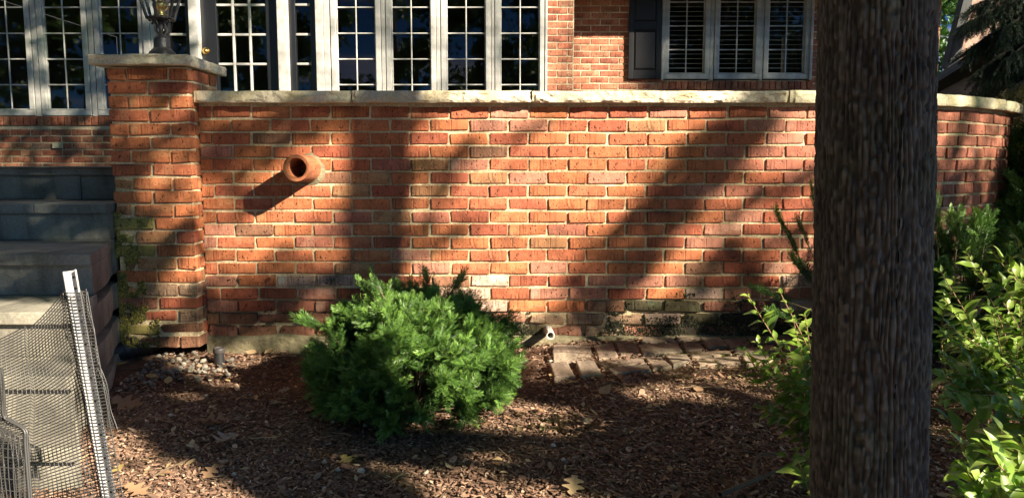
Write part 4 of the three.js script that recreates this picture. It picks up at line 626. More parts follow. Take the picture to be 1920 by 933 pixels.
// broad-leaved shrubs
function shrubLeaf(k) { const n = 8, r = rng(k + 40), cv = 0.25 + 0.3 * r(), fd = 0.35 + 0.25 * r(); return grid(n, 2, (u, v) => { const w = 0.235 * Math.pow(Math.sin(Math.PI * Math.pow(clamp(u, 0.001, 0.999), 0.78)), 0.9), s = (v - 0.5) * 2; return { x: s * w, y: u, z: -cv * u * u * 0.8 + fd * Math.abs(s) * w + 0.03 * Math.sin(u * 9 + k), u: s * w, v: u }; }); }
const sLeaves = [0, 1, 2, 3, 4].map(shrubLeaf);
const sMats = [[0.23, 0.37, 0.045], [0.17, 0.30, 0.035], [0.29, 0.41, 0.075], [0.11, 0.21, 0.035], [0.33, 0.43, 0.11]].map((c) => leafM(c, 0.4, 0.38));
const leafTints = sMats.map((m) => m.color.clone());
function leafy(label, stems, seed, individual = 240, leafLen = 0.05) {
  const t = thing('leafy_shrub', label, 'shrub'), R = rng(seed), L = [], st = [], ld = new THREE.Vector3();
  for (const [b, e, n, sc = 1] of stems) {
    const mid = b.clone().lerp(e, 0.5).add(V((R() - 0.5) * 0.08, 0.05, (R() - 0.5) * 0.08)), curve = new THREE.CatmullRomCurve3([b, mid, e]);
    st.push(tube([b, mid, e], 0.0042 * sc, 0.0014, 5, 12));
    for (let i = 0; i < n; i++) {
      const f = lerp(0.18, 1, Math.pow((i + 0.6) / n, 0.85)), p = curve.getPoint(f), d = curve.getTangent(f), s = V(0, 1, 0.2).cross(d).normalize(), w = d.clone().cross(s), a = (i % 2) * Math.PI / 2 + R() * 0.7 + i;
      for (const k of [0, Math.PI]) {
        const o = s.clone().multiplyScalar(Math.cos(a + k)).addScaledVector(w, Math.sin(a + k)), tipness = f > 0.9 ? 1 : 0;
        ld.copy(o).multiplyScalar(tipness ? 0.7 : 1).addScaledVector(d, tipness ? 1.0 : 0.6).add(V(0, 0.15, 0)).normalize();
        const q = aim(ld), zl = V(0, 0, 1).applyQuaternion(q), target = V(0, 1, 0.3).addScaledVector(ld, -ld.y).normalize(), ang = Math.atan2(zl.clone().cross(target).dot(ld), zl.dot(target)); q.premultiply(new THREE.Quaternion().setFromAxisAngle(ld, ang + Math.PI * 0 + (R() - 0.5) * 0.9));
        L.push({ p: p.clone(), q, s: leafLen * sc * lerp(0.5, 1.35, R()) * lerp(1.1, 0.6, f > 0.92 ? 1 : 0), g: Math.floor(R() * 5), m: f > 0.8 ? (R() < 0.5 ? 2 : 0) : Math.floor(R() * 4) });
      }
    }
  }
  part('stem', merge(st), M.stem, t);
  L.forEach((l) => { const d = proj(l.p.x, l.p.y, l.p.z); l.k = (d[0] > 1510 && d[0] < 1755) || d[0] > 1930 || d[1] > 950 || d[2] < 0.3 ? 0 : l.s / d[2]; }); L.sort((a, b) => b.k - a.k);
  L.slice(0, individual).forEach((l) => { const o = part('leaf', sLeaves[l.g], sMats[l.m], t); o.position.copy(l.p); o.quaternion.copy(l.q); o.scale.setScalar(l.s); });
  const rest = L.slice(individual); for (let g = 0; g < 5; g++) { const r = rest.filter((l) => l.g === g); if (r.length) inst('foliage', sLeaves[g], leafM([1, 1, 1], 0.4, 0.38), r.map((l) => M4(l.p, l.q, l.s)), t, r.map((l) => leafTints[l.m]), 'stuff'); }
  return t;
}
{
  const R = rng(131), B = (x, z) => V(x, groundY(x, z) - 0.01, z), A = [];
  // left of the trunk: stems arching left out of a base behind it
  for (const [px, py, Z] of [[1402, 552, 2.75], [1462, 545, 2.7], [1488, 600, 2.6], [1420, 640, 2.75], [1395, 655, 2.8], [1450, 672, 2.65], [1440, 700, 2.7], [1475, 690, 2.6], [1420, 760, 2.75], [1480, 760, 2.6], [1500, 650, 2.55], [1505, 720, 2.55], [1510, 590, 2.6], [1470, 640, 2.7]]) A.push([B(1.0 + 0.12 * R(), -2.28 - 0.1 * R()), at(px, py, Z - 0.32), 13, 0.9]);
  leafy('yellow-green leafy shrub spreading out on the left side of the tree trunk', A, 3, 220, 0.05);
  const s = []; for (const [px, py, Z] of [[1488, 838, 1.95], [1500, 868, 1.95], [1470, 850, 1.98]]) s.push([B(0.86, -1.98), at(px, py, Z), 5, 0.8]);
  leafy('small low sprig of green leaves at the lower left of the tree trunk', s, 4, 60, 0.055);
  const C = [];
  for (const [px, py, Z] of [[1808, 470, 2.7], [1832, 505, 2.65], [1757, 505, 2.5], [1768, 560, 2.6], [1790, 590, 2.5], [1815, 600, 2.55], [1850, 570, 2.6], [1862, 585, 2.5], [1885, 600, 2.6], [1800, 640, 2.4], [1830, 640, 2.45], [1775, 640, 2.35], [1905, 640, 2.5], [1850, 650, 2.4], [1880, 680, 2.4], [1780, 690, 2.3], [1820, 700, 2.3], [1760, 620, 2.5], [1910, 690, 2.35], [1764, 700, 2.2], [1776, 735, 2.15], [1762, 750, 2.1], [1796, 740, 2.15], [1770, 668, 2.25], [1785, 520, 2.6], [1772, 610, 2.4]]) C.push([B(1.75 + 0.35 * R(), -3.0 + 0.3 * R()), at(px + R() * 6, py, Z + 0.28), 15, 1.08]);
  leafy('tall lit yellow-green leafy shrub to the right of the tree trunk', C, 5, 295, 0.05);
  const D = [];
  for (const [px, py, Z] of [[1880, 480, 2.95], [1905, 500, 3.0], [1860, 470, 3.05], [1915, 560, 2.9], [1890, 540, 3.0], [1925, 470, 3.1], [1870, 520, 2.95], [1900, 440, 3.2], [1935, 530, 3.0]]) D.push([B(2.1 + 0.25 * R(), -3.0 + 0.25 * R()), at(px, py, Z), 11, 1.05]);
  leafy('dark green leafy shrub in deep shade behind the lit one at the right edge', D, 6, 120, 0.052);
  const E = [];
  for (const [px, py, Z] of [[1885, 750, 1.75], [1910, 700, 1.8], [1870, 800, 1.7], [1830, 830, 1.7], [1855, 850, 1.62], [1900, 820, 1.62], [1915, 770, 1.7], [1790, 830, 1.75], [1810, 880, 1.65], [1880, 890, 1.55], [1840, 910, 1.6], [1790, 925, 1.6], [1915, 910, 1.5], [1770, 780, 1.85], [1860, 930, 1.5], [1780, 740, 1.95]]) E.push([B(1.2 + 0.35 * R(), -1.75 + 0.3 * R()), at(px, py, Z), 11, 1]);
  leafy('bright broad-leaved shrub in the lower right corner beside the tree trunk', E, 7, 220, 0.058);
}

// ---------- shade: which sun rays the crowns overhead stop ----------
// Sun rays are named by where they cross the wall's plane, (u, v). The crowns below have their gaps where the photograph has its light.
const blob = (x, y, cx, cy, rx, ry = rx) => Math.max(0, 1 - ((x - cx) / rx) ** 2 - ((y - cy) / ry) ** 2);
const seg = (x, y, x1, y1, x2, y2, r) => { const dx = x2 - x1, dy = y2 - y1, t = clamp(((x - x1) * dx + (y - y1) * dy) / (dx * dx + dy * dy)), d = Math.hypot(x - x1 - dx * t, y - y1 - dy * t) / r; return sstep(1.25, 0.6, d); };
function wallShade(x, y) {
  let k = x < 640 ? 0.34 * sstep(660, 560, x) * (1 - sstep(0, 0.4, blob(x, y, 530, 345, 130, 95))) : 0.02; const S = (w, ...a) => { k = Math.max(k, w * seg(x, y, ...a)); };
  S(1, 395, 235, 530, 235, 44); S(1, 520, 225, 680, 205, 30); S(0.8, 665, 235, 700, 300, 26); S(0.9, 640, 420, 660, 560, 34); S(0.8, 400, 300, 440, 380, 28); S(0.75, 740, 210, 800, 215, 24); S(0.95, 392, 240, 400, 330, 28);
  S(1, 395, 565, 640, 515, 34); S(0.9, 400, 615, 600, 575, 30); S(0.55, 395, 480, 440, 460, 20);
  S(0.7, 905, 252, 800, 330, 24); S(0.5, 1000, 232, 900, 262, 14); S(0.55, 835, 330, 775, 440, 28); S(0.5, 860, 420, 770, 470, 24); S(0.4, 640, 380, 680, 520, 26);
  S(1, 1420, 205, 1290, 330, 50); S(1, 1290, 330, 1190, 450, 62); S(1, 1190, 450, 1110, 550, 60); S(0.6, 1110, 550, 1040, 590, 26);
  if (x > 1230 && x < 1560 && y > 300 && (x - 1230) * 1.3 > 560 - y) k = Math.max(k, 0.5);
  S(0.85, 1250, 600, 1500, 600, 34); S(0.45, 1080, 600, 1230, 610, 26);
  if (x > 1730) k = Math.max(k, y < 195 ? 0.35 : lerp(0.35, 0.95, sstep(250, 330, y)) * (x > 1862 && y < 340 ? 0.3 : 1));
  if (y < 200 && x > 380 && x < 680) k = Math.max(k, 0.5);
  S(1, 222, 330, 335, 236, 32); S(0.7, 300, 480, 380, 440, 20); S(0.75, 230, 470, 260, 540, 24); S(0.9, 285, 205, 368, 150, 20); S(0.95, 330, 285, 385, 335, 20); S(0.9, 225, 250, 262, 170, 16); S(0.6, 240, 580, 390, 600, 28); S(0.5, 232, 430, 250, 600, 16);
  if (x < 225) k = x < 60 ? 0.75 : Math.max(0.75 - blob(x, y, 160, 350, 45, 30), 0.1);
  return k;
}
const GL = [[390, 663, 120, 28, 1], [500, 665, 80, 16, 0.95], [250, 705, 45, 22, 1], [330, 740, 65, 28, 0.95], [395, 775, 45, 16, 0.8], [300, 905, 140, 46, 1], [440, 945, 170, 34, 1], [230, 860, 55, 34, 1], [560, 800, 60, 13, 0.5], [640, 838, 70, 15, 0.7], [760, 868, 120, 24, 0.85], [880, 905, 110, 40, 0.95], [700, 915, 80, 20, 0.8], [1000, 690, 62, 42, 1], [1080, 698, 58, 22, 1], [1000, 830, 50, 25, 0.65], [940, 850, 70, 28, 0.85], [1170, 745, 115, 22, 0.85], [1300, 760, 80, 14, 0.6], [1090, 755, 60, 18, 0.7], [982, 652, 80, 42, 1], [1330, 720, 50, 12, 0.3], [1480, 830, 40, 30, 0.4]];
function shadeAt(u, v) {
  if (Math.abs(u + 2.69) < 0.2 && v < 0.4 && v > -2.7) return 1;
  if (((u + 1.53) / 0.62) ** 2 + ((v + 0.5) / 0.54) ** 2 < 1 && v < 0.0) return Math.max(0.05, 1 * sstep(0, 0.5, blob(u, v, -1.05, -0.13, 0.42, 0.34)));
  if (((u + 1.38) / 0.21) ** 2 + ((v + 0.93) / 0.22) ** 2 < 1) return 0.1;
  if (((u + 2.1) / 0.26) ** 2 + ((v + 1.7) / 0.3) ** 2 < 1) return 0.1;
  if (u > 1.6 && u < 4.9 && v > 0.04) {   // the wall's bend
    let a = 0; while (a < 1.2 && 1.33 + RW * Math.sin(a) + 1.3 * RW * (1 - Math.cos(a)) < u) a += 0.01;
    const y = v - 0.86 * RW * (1 - Math.cos(a)); if (a > 0.3 && y > -0.02 && y < 1.4) return y > 1.3 ? 0.3 : Math.min(a > 0.8 ? 0.75 : 1, lerp(0.97, 0.5, sstep(0.92, 1.12, y)) - 0.1 * vnoise(u * 5, y * 6, 4));
  }
  if (u > -2.1 && u < 3.4 && v > 0.04 && v < 1.42) { const p = proj(u, v, -WZ); return wallShade(p[0], p[1]); }
  if (u <= -2.1 && v > -0.5 && v < 1.4) return u < -2.95 && v < -0.3 ? 0.05 : 0.9;
  if (v <= 0.04) {
    if (u < -2.89) return 0.03;
    if (u > -0.2 && u < 0.95 && v < -0.1 && v > -1.25) return 0.22;
    const z = -WZ - v / 0.86, x = u - 1.3 * v / 0.86; if (z > -1.2) return 0.7;
    const p = proj(x, 0, z); let l = 0; for (const [cx, cy, rx, ry, w] of GL) l = Math.max(l, w * sstep(0, 0.45, blob(p[0], p[1], cx, cy, rx * 1.06, ry * 1.08)));
    return Math.max(0.0, 0.97 - l);
  }
  for (const [Z, ok] of [[-BZ, (x) => x < 0.612], [-HZ, (x) => x > 0.612]]) {
    const x = u - 1.3 * (Z - WZ), y = v - 0.86 * (Z - WZ); if (!ok(x)) continue;
    const p = proj(x, y, -Z); if (y < 0.9) return 0.6;
    if (p[0] > 1195) return p[1] > 190 || p[1] < -10 ? 0.7 : p[0] > 1735 ? 0.25 : Math.max(0.3, 1 - 0.7 * blob(p[0], p[1], 1255, 90, 14, 16) - 0.5 * blob(p[0], p[1], 1335, 90, 20, 30));
    if (p[0] > 1030) return 0.0;
    if (p[0] > 270) { let k = 0.12; for (const [x1, x2, w] of [[715, 765, 0.85], [925, 960, 0.6], [520, 545, 0.1], [355, 375, 0.1], [595, 612, 0.1], [815, 830, 0.05]]) k = Math.max(w > 0.3 ? k : 0, w * seg(p[0], p[1], x1, 0, x2, 130, 20)) || k; return k; }
    return clamp(0.28 + 0.9 * (vnoise(p[0] / 46 + p[1] / 60, p[1] / 46 - p[0] / 90, 3) - 0.35));
  }
  return 0.6;
}
{
  // the tree in the picture: furrowed trunk, limbs and crown overhead
  const near = thing('tree', 'thick dark tree trunk with furrowed grey bark standing close by on the right', 'tree');
  const tx = 0.702, tz = -1.44, R0 = 0.1005, bend = (y) => V(tx - 0.032 * y, y, tz);
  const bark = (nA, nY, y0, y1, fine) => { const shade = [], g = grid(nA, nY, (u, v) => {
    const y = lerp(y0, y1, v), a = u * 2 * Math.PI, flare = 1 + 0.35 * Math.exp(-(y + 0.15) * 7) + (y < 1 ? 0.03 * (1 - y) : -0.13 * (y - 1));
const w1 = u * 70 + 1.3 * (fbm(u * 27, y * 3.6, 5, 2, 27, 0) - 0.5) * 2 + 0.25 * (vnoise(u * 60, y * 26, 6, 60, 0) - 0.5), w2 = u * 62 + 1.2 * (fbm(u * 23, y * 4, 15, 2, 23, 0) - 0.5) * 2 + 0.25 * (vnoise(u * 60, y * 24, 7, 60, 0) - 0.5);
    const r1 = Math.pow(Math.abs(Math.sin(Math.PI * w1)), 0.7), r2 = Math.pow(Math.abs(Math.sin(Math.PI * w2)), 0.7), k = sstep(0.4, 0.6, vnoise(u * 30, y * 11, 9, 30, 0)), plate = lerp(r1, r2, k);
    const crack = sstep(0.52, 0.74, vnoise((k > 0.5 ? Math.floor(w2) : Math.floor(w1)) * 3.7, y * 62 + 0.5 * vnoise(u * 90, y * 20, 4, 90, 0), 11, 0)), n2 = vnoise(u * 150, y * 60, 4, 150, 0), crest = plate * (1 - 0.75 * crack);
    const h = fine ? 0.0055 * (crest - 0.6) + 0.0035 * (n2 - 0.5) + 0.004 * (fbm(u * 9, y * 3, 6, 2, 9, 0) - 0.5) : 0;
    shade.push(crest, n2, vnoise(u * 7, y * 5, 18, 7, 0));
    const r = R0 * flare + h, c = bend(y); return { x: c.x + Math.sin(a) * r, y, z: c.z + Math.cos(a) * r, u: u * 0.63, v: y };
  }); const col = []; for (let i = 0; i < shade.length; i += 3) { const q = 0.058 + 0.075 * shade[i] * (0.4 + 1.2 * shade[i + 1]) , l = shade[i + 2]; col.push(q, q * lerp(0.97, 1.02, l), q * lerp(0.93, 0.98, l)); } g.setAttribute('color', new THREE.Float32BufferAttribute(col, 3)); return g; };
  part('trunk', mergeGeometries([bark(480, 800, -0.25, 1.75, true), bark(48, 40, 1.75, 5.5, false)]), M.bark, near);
  const limbs = []; for (let k = 0; k < 7; k++) { const a = k * 2.4, b = bend(3 + k * 0.35); limbs.push(tube([b, b.clone().add(V(Math.cos(a) * 0.8, 0.9, Math.sin(a) * 0.5 + 0.4)), b.clone().add(V(Math.cos(a) * 1.7, 1.5, Math.sin(a) * 1.0 + 1.0))], 0.045, 0.012, 6, 12)); }
  part('limb', merge(limbs), M.barkFar, near);
  // a slim leaning tree off to the right, whose trunk shades the middle of the wall
  const slim = thing('tree', 'slim leaning shade tree standing outside the picture to the right', 'tree');
  const sx = (y) => 3.87 + 0.153 * y;
  part('trunk', tube([V(sx(-0.3), -0.3, -0.04), V(sx(1.5), 1.5, -0.04), V(sx(4), 4, -0.04), V(sx(6.5), 6.5, 0.3), V(sx(8), 8, 0.8)], 0.125, 0.1, 14, 40), M.barkFar, slim);
  const tall = thing('tree', 'tall broad shade tree standing behind the photographer on the right', 'tree');
  part('trunk', tube([V(14.5, -0.4, 3.5), V(14.4, 3, 3.4), V(14.5, 8, 3.6), V(14.2, 12, 3.5)], 0.32, 0.08, 14, 30), M.barkFar, tall);
  const R = rng(211), leaf = grid(4, 2, (u, v) => { const w = 0.34 * Math.sin(Math.PI * Math.pow(clamp(u, 0.01, 0.99), 0.85)), s = (v - 0.5) * 2; return { x: s * w, y: u, z: 0.25 * Math.abs(s) * w - 0.2 * u * u, u, v }; });
  const crownM = leafM([1, 1, 1], 0.45, 0.5), P = [[], [], []], C = [[], [], []], tips = [[], [], []];
  const area = 14.8 * 10.4, N = Math.floor(area * 950);
  for (let i = 0; i < N; i++) {
    const u = lerp(-4.3, 10.5, R()), v = lerp(-2.8, 7.6, R()), d = shadeAt(u, v); if (R() > d * d * 0.45 + d * 0.55) continue;
    const low = v < 1.5, extra = 0, t = low ? (v < 0.05 ? lerp(3.4, 6.5, R()) : lerp(4.6, 8.5, R())) : lerp(5, 11, R());
    const p = V(u + 1.3 * t, v + 0.86 * t, -WZ + t); if (p.y < 1.9 && p.z < 0.6) continue;
    const k = low ? (u < -1.9 ? 0 : 1) : 2, s = lerp(0.07, 0.13, R());
    P[k].push(M4(p, aim(V(R() - 0.5, (R() - 0.5) * 0.8 - 0.2, R() - 0.5), R() * 6.3), s)); const b = 0.7 + 0.6 * R(); C[k].push(new THREE.Color().setRGB(0.09 * b, 0.17 * b, 0.035 * b)); if (d > 0.85 && i % 9 === 0) tips[k].push(p);
  }
  for (let i = 0; i < 5200; i++) { const u = lerp(-2.88, -2.5, R()), v = lerp(-2.5, 0.2, R()), t = lerp(4.7, 7, R()), p = V(u + 1.3 * t, v + 0.86 * t, -WZ + t); P[0].push(M4(p, aim(V(R() - 0.5, (R() - 0.5) * 0.8 - 0.2, R() - 0.5), R() * 6.3), lerp(0.07, 0.13, R()))); const b = 0.7 + 0.6 * R(); C[0].push(new THREE.Color().setRGB(0.09 * b, 0.17 * b, 0.035 * b)); }
  for (let i = 0; i < 24000; i++) { const u = lerp(-2.4, 3, R()), v = lerp(-2.2, -0.02, R()), d = shadeAt(u, v); if (d < 0.9 || R() > d) continue; const t = lerp(3.8, 6.5, R()), p = V(u + 1.3 * t, v + 0.86 * t, -WZ + t); if (p.y < 1.9 && p.z < 0.6) continue; P[1].push(M4(p, aim(V(R() - 0.5, (R() - 0.5) * 0.8 - 0.2, R() - 0.5), R() * 6.3), lerp(0.07, 0.13, R()))); const b = 0.7 + 0.6 * R(); C[1].push(new THREE.Color().setRGB(0.09 * b, 0.17 * b, 0.035 * b)); }
  // the near tree's crown over the garden bed, added to block zenith sky light
  for (let i = 0; i < 30000; i++) { const a = R() * 6.283, q = Math.sqrt(R()), p = V(0.2 + 5.2 * q * Math.cos(a), 8.6 + 2.4 * (R() - 0.5) * 2 * Math.sqrt(1 - q * q * 0.8), -1.2 + 4.2 * q * Math.sin(a)), t = p.z + WZ, u = p.x - 1.3 * t, v = p.y - 0.86 * t; if (v < 7.0 && R() > shadeAt(u, v)) continue; P[0].push(M4(p, aim(V(R() - 0.5, R() - 0.7, R() - 0.5), R() * 6.3), lerp(0.13, 0.24, R()))); const b = 0.7 + 0.6 * R(); C[0].push(new THREE.Color().setRGB(0.09 * b, 0.17 * b, 0.035 * b)); }
  const tree = [near, slim, tall]; for (let k = 0; k < 3; k++) inst('crown', leaf, crownM, P[k], tree[k], C[k]);
  // limbs of the two outer trees reach into their crowns along shaded rays
  for (const [k, root] of [[1, (y) => V(sx(clamp(y, 3, 7.5)), clamp(y, 3, 7.5), -0.04)], [2, (y) => V(14.4, clamp(y - 2, 3, 11), 3.5)]]) {
    const list = []; for (let i = 0; i < 26; i++) { const e = tips[k][Math.floor(R() * tips[k].length)], b = root(e.y - 0.8), m = b.clone().lerp(e, 0.5).add(V(0, 0.3, 0)); let ok = true; for (let f = 0.15; f < 1; f += 0.06) { const q = b.clone().lerp(m, f).lerp(m.clone().lerp(e, f), f), tt = q.z + WZ; if (shadeAt(q.x - 1.3 * tt, q.y - 0.86 * tt) < 0.5) ok = false; } if (ok) list.push(tube([b, m, e], k === 1 ? 0.022 : 0.05, 0.006, 5, 14)); }
    if (list.length) part('limb', merge(list), M.barkFar, tree[k]);
  }
  // trees across the lawn behind the camera, mirrored in the windows
  const spots = [[-17, 11, 11], [-12.5, 13, 13], [-8.5, 9.5, 9], [-4.5, 13, 13], [-1, 10, 9], [3, 13, 12], [7, 12, 8]], words = ['farthest left', 'second from the left', 'third from the left', 'fourth from the left', 'fifth from the left', 'sixth from the left', 'farthest right'];
  spots.forEach(([x, z, h], i) => {
    const t = thing('lawn_tree', 'leafy tree across the lawn behind the photographer, ' + words[i] + ' in its row', 'tree', 'row of trees behind the photographer'); t.position.set(x, -0.3, z);
    const rr = rng(400 + i); part('trunk', tube([V(0, 0, 0), V(0.1, h * 0.3, 0), V(-0.1, h * 0.6, 0.1), V(0, h * 0.9, 0)], 0.2, 0.05, 10, 16), M.barkFar, t);
    const m = [], c = [], cl = Array.from({ length: 46 }, () => { const y = lerp(0.14, 1, rr()), rad = h * 0.33 * Math.sin(Math.PI * clamp(y * 0.8 + 0.22)); return [V((rr() - 0.5) * 2 * rad, y * h, (rr() - 0.5) * 2 * rad), lerp(0.5, 0.95, rr())]; });
    for (let k = 0; k < 7600; k++) { const [q, r] = cl[k % cl.length], p = q.clone().add(V(rr() + rr() - 1, (rr() + rr() - 1) * 0.7, rr() + rr() - 1).multiplyScalar(r)); m.push(M4(p, aim(V(rr() - 0.5, rr() - 0.7, rr() - 0.5), rr() * 6), lerp(0.14, 0.26, rr()))); const b = 0.6 + 0.8 * rr(); c.push(new THREE.Color().setRGB(0.13 * b, 0.25 * b, 0.05 * b)); }
    inst('crown', leaf, crownM, m, t, c);
  });
  [[-10.5, 4, 12, 'unseen leafy tree left of the steps, added to block sky light'], [-12, -2.5, 13, 'unseen leafy tree left of the house front, added to block sky light']].forEach(([x, z, h, label], i) => {  // two trees added out of view to cut light from the left sky
    const t = scene.getObjectByName('lawn_tree').clone(); t.name = numbered('lawn_tree'); scene.add(t); t.position.set(x, -0.3, z); t.scale.setScalar(h / 11); t.rotation.y = 1.3 * i + 0.8; t.userData = { label, category: 'tree' };
  });
  // green tree far beyond the house corner
  [[1790, 60, 30, 6.5, 'sunlit green tree in the gap between the house corner and the stucco house'], [1895, -150, 36, 6, 'sunlit green tree rising behind the roof of the stucco house']].forEach(([px, py, Z, r, label], i) => {
    const c = at(px, py, Z), t = thing('garden_tree', label, 'tree'), rr = rng(500 + i), m = [], col = []; t.position.set(c.x, -0.3, c.z);
    part('trunk', tube([V(0, 0, 0), V(0.1, c.y, 0)], 0.25, 0.1, 8, 6), M.barkFar, t);
    const cl = Array.from({ length: 60 }, () => [V((rr() - 0.5) * r, c.y + (rr() - 0.55) * r * 1.3, (rr() - 0.5) * r), lerp(0.5, 1.1, rr())]);
    for (let k = 0; k < 9000; k++) { const [q, s] = cl[k % cl.length], p = q.clone().add(V(rr() + rr() - 1, rr() + rr() - 1, rr() + rr() - 1).multiplyScalar(s)); m.push(M4(p, aim(V(rr() - 0.5, rr() - 0.7, rr() - 0.5), rr() * 6), lerp(0.16, 0.3, rr()))); const b = 0.6 + 0.8 * rr(); col.push(new THREE.Color().setRGB(0.07 * b, 0.17 * b, 0.025 * b)); }
    inst('crown', leaf, crownM, m, t, col);
  });
}
// ---------- the stucco house next door ----------
{
  const h = thing('stucco_house', 'pinkish stucco house with steep dark gable seen past the brick house corner', 'house');
  const d = V(-0.38, 0, -1).negate().normalize(), nrm = V(d.z, 0, -d.x).normalize(); if (nrm.x > 0) nrm.negate();   // d runs away from us along the wall, nrm faces the terrace
  const dir = V(0.38, 0, -1).normalize(), e0 = V(8.32, EYE + 1.97, -14), W = (t, y, o) => V(e0.x + dir.x * t + nrmW.x * o, y, e0.z + dir.z * t + nrmW.z * o), nrmW = V(-1, 0, -0.38).normalize();
  const slab = (t0, t1, y0, y1, o0, o1, y0b = y0, y1b = y1) => { const g = new THREE.BoxGeometry(1, 1, 1).toNonIndexed(), p = g.attributes.position; for (let i = 0; i < p.count; i++) { const a = p.getX(i) > 0, b = p.getY(i) > 0, c = p.getZ(i) > 0, v = W(a ? t1 : t0, b ? (c ? y1 : y1b) : (c ? y0 : y0b), c ? o1 : o0); p.setXYZ(i, v.x, v.y, v.z); } g.computeVertexNormals(); return g; };
  const px2t = (px) => { const q = (px - 960) / F; return (q * 14 - (8.32 + 0.4)) / (dir.x + q * dir.z * 1) ; };
  part('wall', merge([slab(-5, 14, -0.5, EYE + 1.9, -4, -0.42)]), M.stucco, h);
  part('eave', merge([slab(-5.2, 14.2, EYE + 1.95, EYE + 2.06, -0.02, 0.04), slab(-5.2, 14.2, EYE + 1.9, EYE + 1.95, -0.5, 0.03)]), M.slate, h);
  part('roof', slab(-5.2, px2t(1797), EYE + 2.06, EYE + 2.12, -2.6, 0.05, EYE + 4.2, EYE + 4.3), M.slate, h);
  // openings with iron lamps between them
  [[1783, 0.28], [1801, 0.26], [1815, 0.26]].forEach(([px, w], i) => {
    const t = px2t(px), y = EYE + 1.28, win = part('window', slab(t - w * 2.2, t + w * 2.2, EYE - 0.4, y, -0.43, -0.4), i === 1 ? M.black : M.slate, h);
    part('shutter_leaf', slab(t - w * 2.0, t - w * 0.4, EYE - 0.4, y - 0.06, -0.41, -0.38), mat([0.2, 0.16, 0.15], 0.8), win);
  });
  [[1762, 1.2], [1774, 1.2], [1793, 1.22], [1816, 1.25], [1829, 1.3]].forEach(([px, yy]) => {
    const t = px2t(px), p = W(t, EYE + yy + 0.05, -0.3), s = [];
    for (let k = 0; k < 3; k++) s.push(new THREE.TorusGeometry(0.07, 0.016, 5, 14).translate(p.x - 0.09 + k * 0.09, p.y + (k === 1 ? 0.09 : 0), p.z)); s.push(new THREE.CylinderGeometry(0.014, 0.02, 0.36, 6).translate(p.x, p.y + 0.02, p.z), new THREE.ConeGeometry(0.035, 0.09, 6).translate(p.x, p.y + 0.24, p.z), boxAt(p.x - 0.2, p.x + 0.2, p.y - 0.03, p.y - 0.005, p.z - 0.015, p.z + 0.015));
    part('iron_ornament', merge(s), M.iron, h);
  });
  const tp = px2t(1831); part('post', slab(tp - 0.16, tp + 0.16, EYE - 0.5, EYE + 1.25, -0.4, -0.3), M.slate, h);
  // upper storey with its steep rake
  const G = (px, py) => at(px, py, 17.5), ext = (pts, z, depth) => { const S = new THREE.Shape(pts.map((p) => new THREE.Vector2(p.x, p.y))); return new THREE.ExtrudeGeometry(S, { depth, bevelEnabled: false }).translate(0, 0, z); };
  part('gable_wall', ext([G(1788, 130), G(1822, -30), G(1990, -160), G(2080, 60), G(2080, 130)], -17.9, 0.4), M.stucco, h);
  part('rake_board', ext([G(1766, 128), G(1770, 128), G(1806, -12), G(1802, -12)], -17.4, 0.1), M.slate, h);
  part('upper_roof', ext([G(1770, 128), G(1791, 128), G(1827, -40), G(1813, -40)], -17.62, 0.25), M.slate, h);
  const wq = [G(1838, 45), G(1853, 45), G(1853, 12), G(1838, 12)], w = part('window', ext(wq, -17.48, 0.03), M.white, h); part('pane', ext([G(1840, 43), G(1851, 43), G(1851, 14), G(1840, 14)], -17.44, 0.008), mat([0.05, 0.09, 0.08], 0.1), w);
}
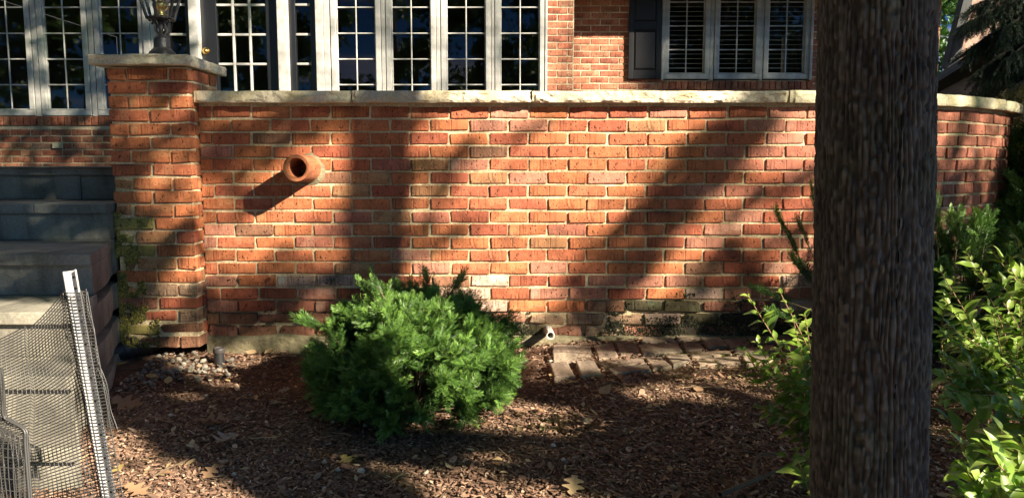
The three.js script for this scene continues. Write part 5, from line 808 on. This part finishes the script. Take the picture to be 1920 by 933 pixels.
// ---------- spruce at the upper right ----------
{
  const t = thing('spruce_tree', 'dark spruce with drooping boughs reaching in at the upper right', 'tree'), R = rng(307), base = at(2010, 300, 6.6); t.position.set(base.x, 0, base.z);
  part('trunk', tube([V(0, -0.1, 0), V(0.03, 2, 0), V(0, 5, 0)], 0.13, 0.06, 10, 12), M.barkFar, t);
  const sp = [1, 2, 3].map((k) => needleShoot(70, k * 5 + 90, 1, 0.11, 0.012, 0.9)), lists = sp.map(() => [[], []]), br = [];
  const bough = (tip, root, droop, n, lit) => {  // lit boughs have sunlight painted into their needle colour
    const m = root.clone().lerp(tip, 0.55).add(V(0, 0.06, 0)), c = new THREE.CatmullRomCurve3([root, m, tip]); br.push(tube([root, m, tip], 0.022, 0.004, 5, 10));
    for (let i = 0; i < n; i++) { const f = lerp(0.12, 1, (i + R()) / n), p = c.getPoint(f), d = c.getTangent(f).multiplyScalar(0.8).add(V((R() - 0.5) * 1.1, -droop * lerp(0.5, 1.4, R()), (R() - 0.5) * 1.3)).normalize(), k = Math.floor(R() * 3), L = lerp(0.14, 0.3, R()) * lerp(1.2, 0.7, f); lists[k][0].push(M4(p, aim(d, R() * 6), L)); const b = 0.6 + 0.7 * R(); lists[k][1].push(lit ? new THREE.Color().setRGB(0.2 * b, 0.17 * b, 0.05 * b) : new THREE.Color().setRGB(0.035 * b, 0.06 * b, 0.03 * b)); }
  };
  const T = (px, py, Z) => at(px, py, Z).sub(V(base.x, 0, base.z));
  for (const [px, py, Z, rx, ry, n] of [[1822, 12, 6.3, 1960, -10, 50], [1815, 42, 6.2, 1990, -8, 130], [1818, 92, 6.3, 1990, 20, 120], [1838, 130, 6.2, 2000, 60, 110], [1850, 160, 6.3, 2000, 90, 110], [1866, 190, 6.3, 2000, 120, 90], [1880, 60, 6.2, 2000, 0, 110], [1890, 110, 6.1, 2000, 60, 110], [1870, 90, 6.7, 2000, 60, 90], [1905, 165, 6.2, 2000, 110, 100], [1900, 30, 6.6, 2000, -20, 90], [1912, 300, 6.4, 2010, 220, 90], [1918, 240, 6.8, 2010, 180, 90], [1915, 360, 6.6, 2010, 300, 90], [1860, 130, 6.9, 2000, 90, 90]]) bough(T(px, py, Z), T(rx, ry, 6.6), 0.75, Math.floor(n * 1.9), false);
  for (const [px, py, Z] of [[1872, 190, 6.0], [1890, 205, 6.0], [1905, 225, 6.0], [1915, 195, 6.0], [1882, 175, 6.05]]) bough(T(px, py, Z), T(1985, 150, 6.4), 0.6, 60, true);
  part('bough', merge(br), M.barkFar, t); lists.forEach(([m, c], k) => inst('foliage', sp[k], leafM([1, 1, 1], 0.1, 0.6), m, t, c));
}
renderer.render(scene, camera);
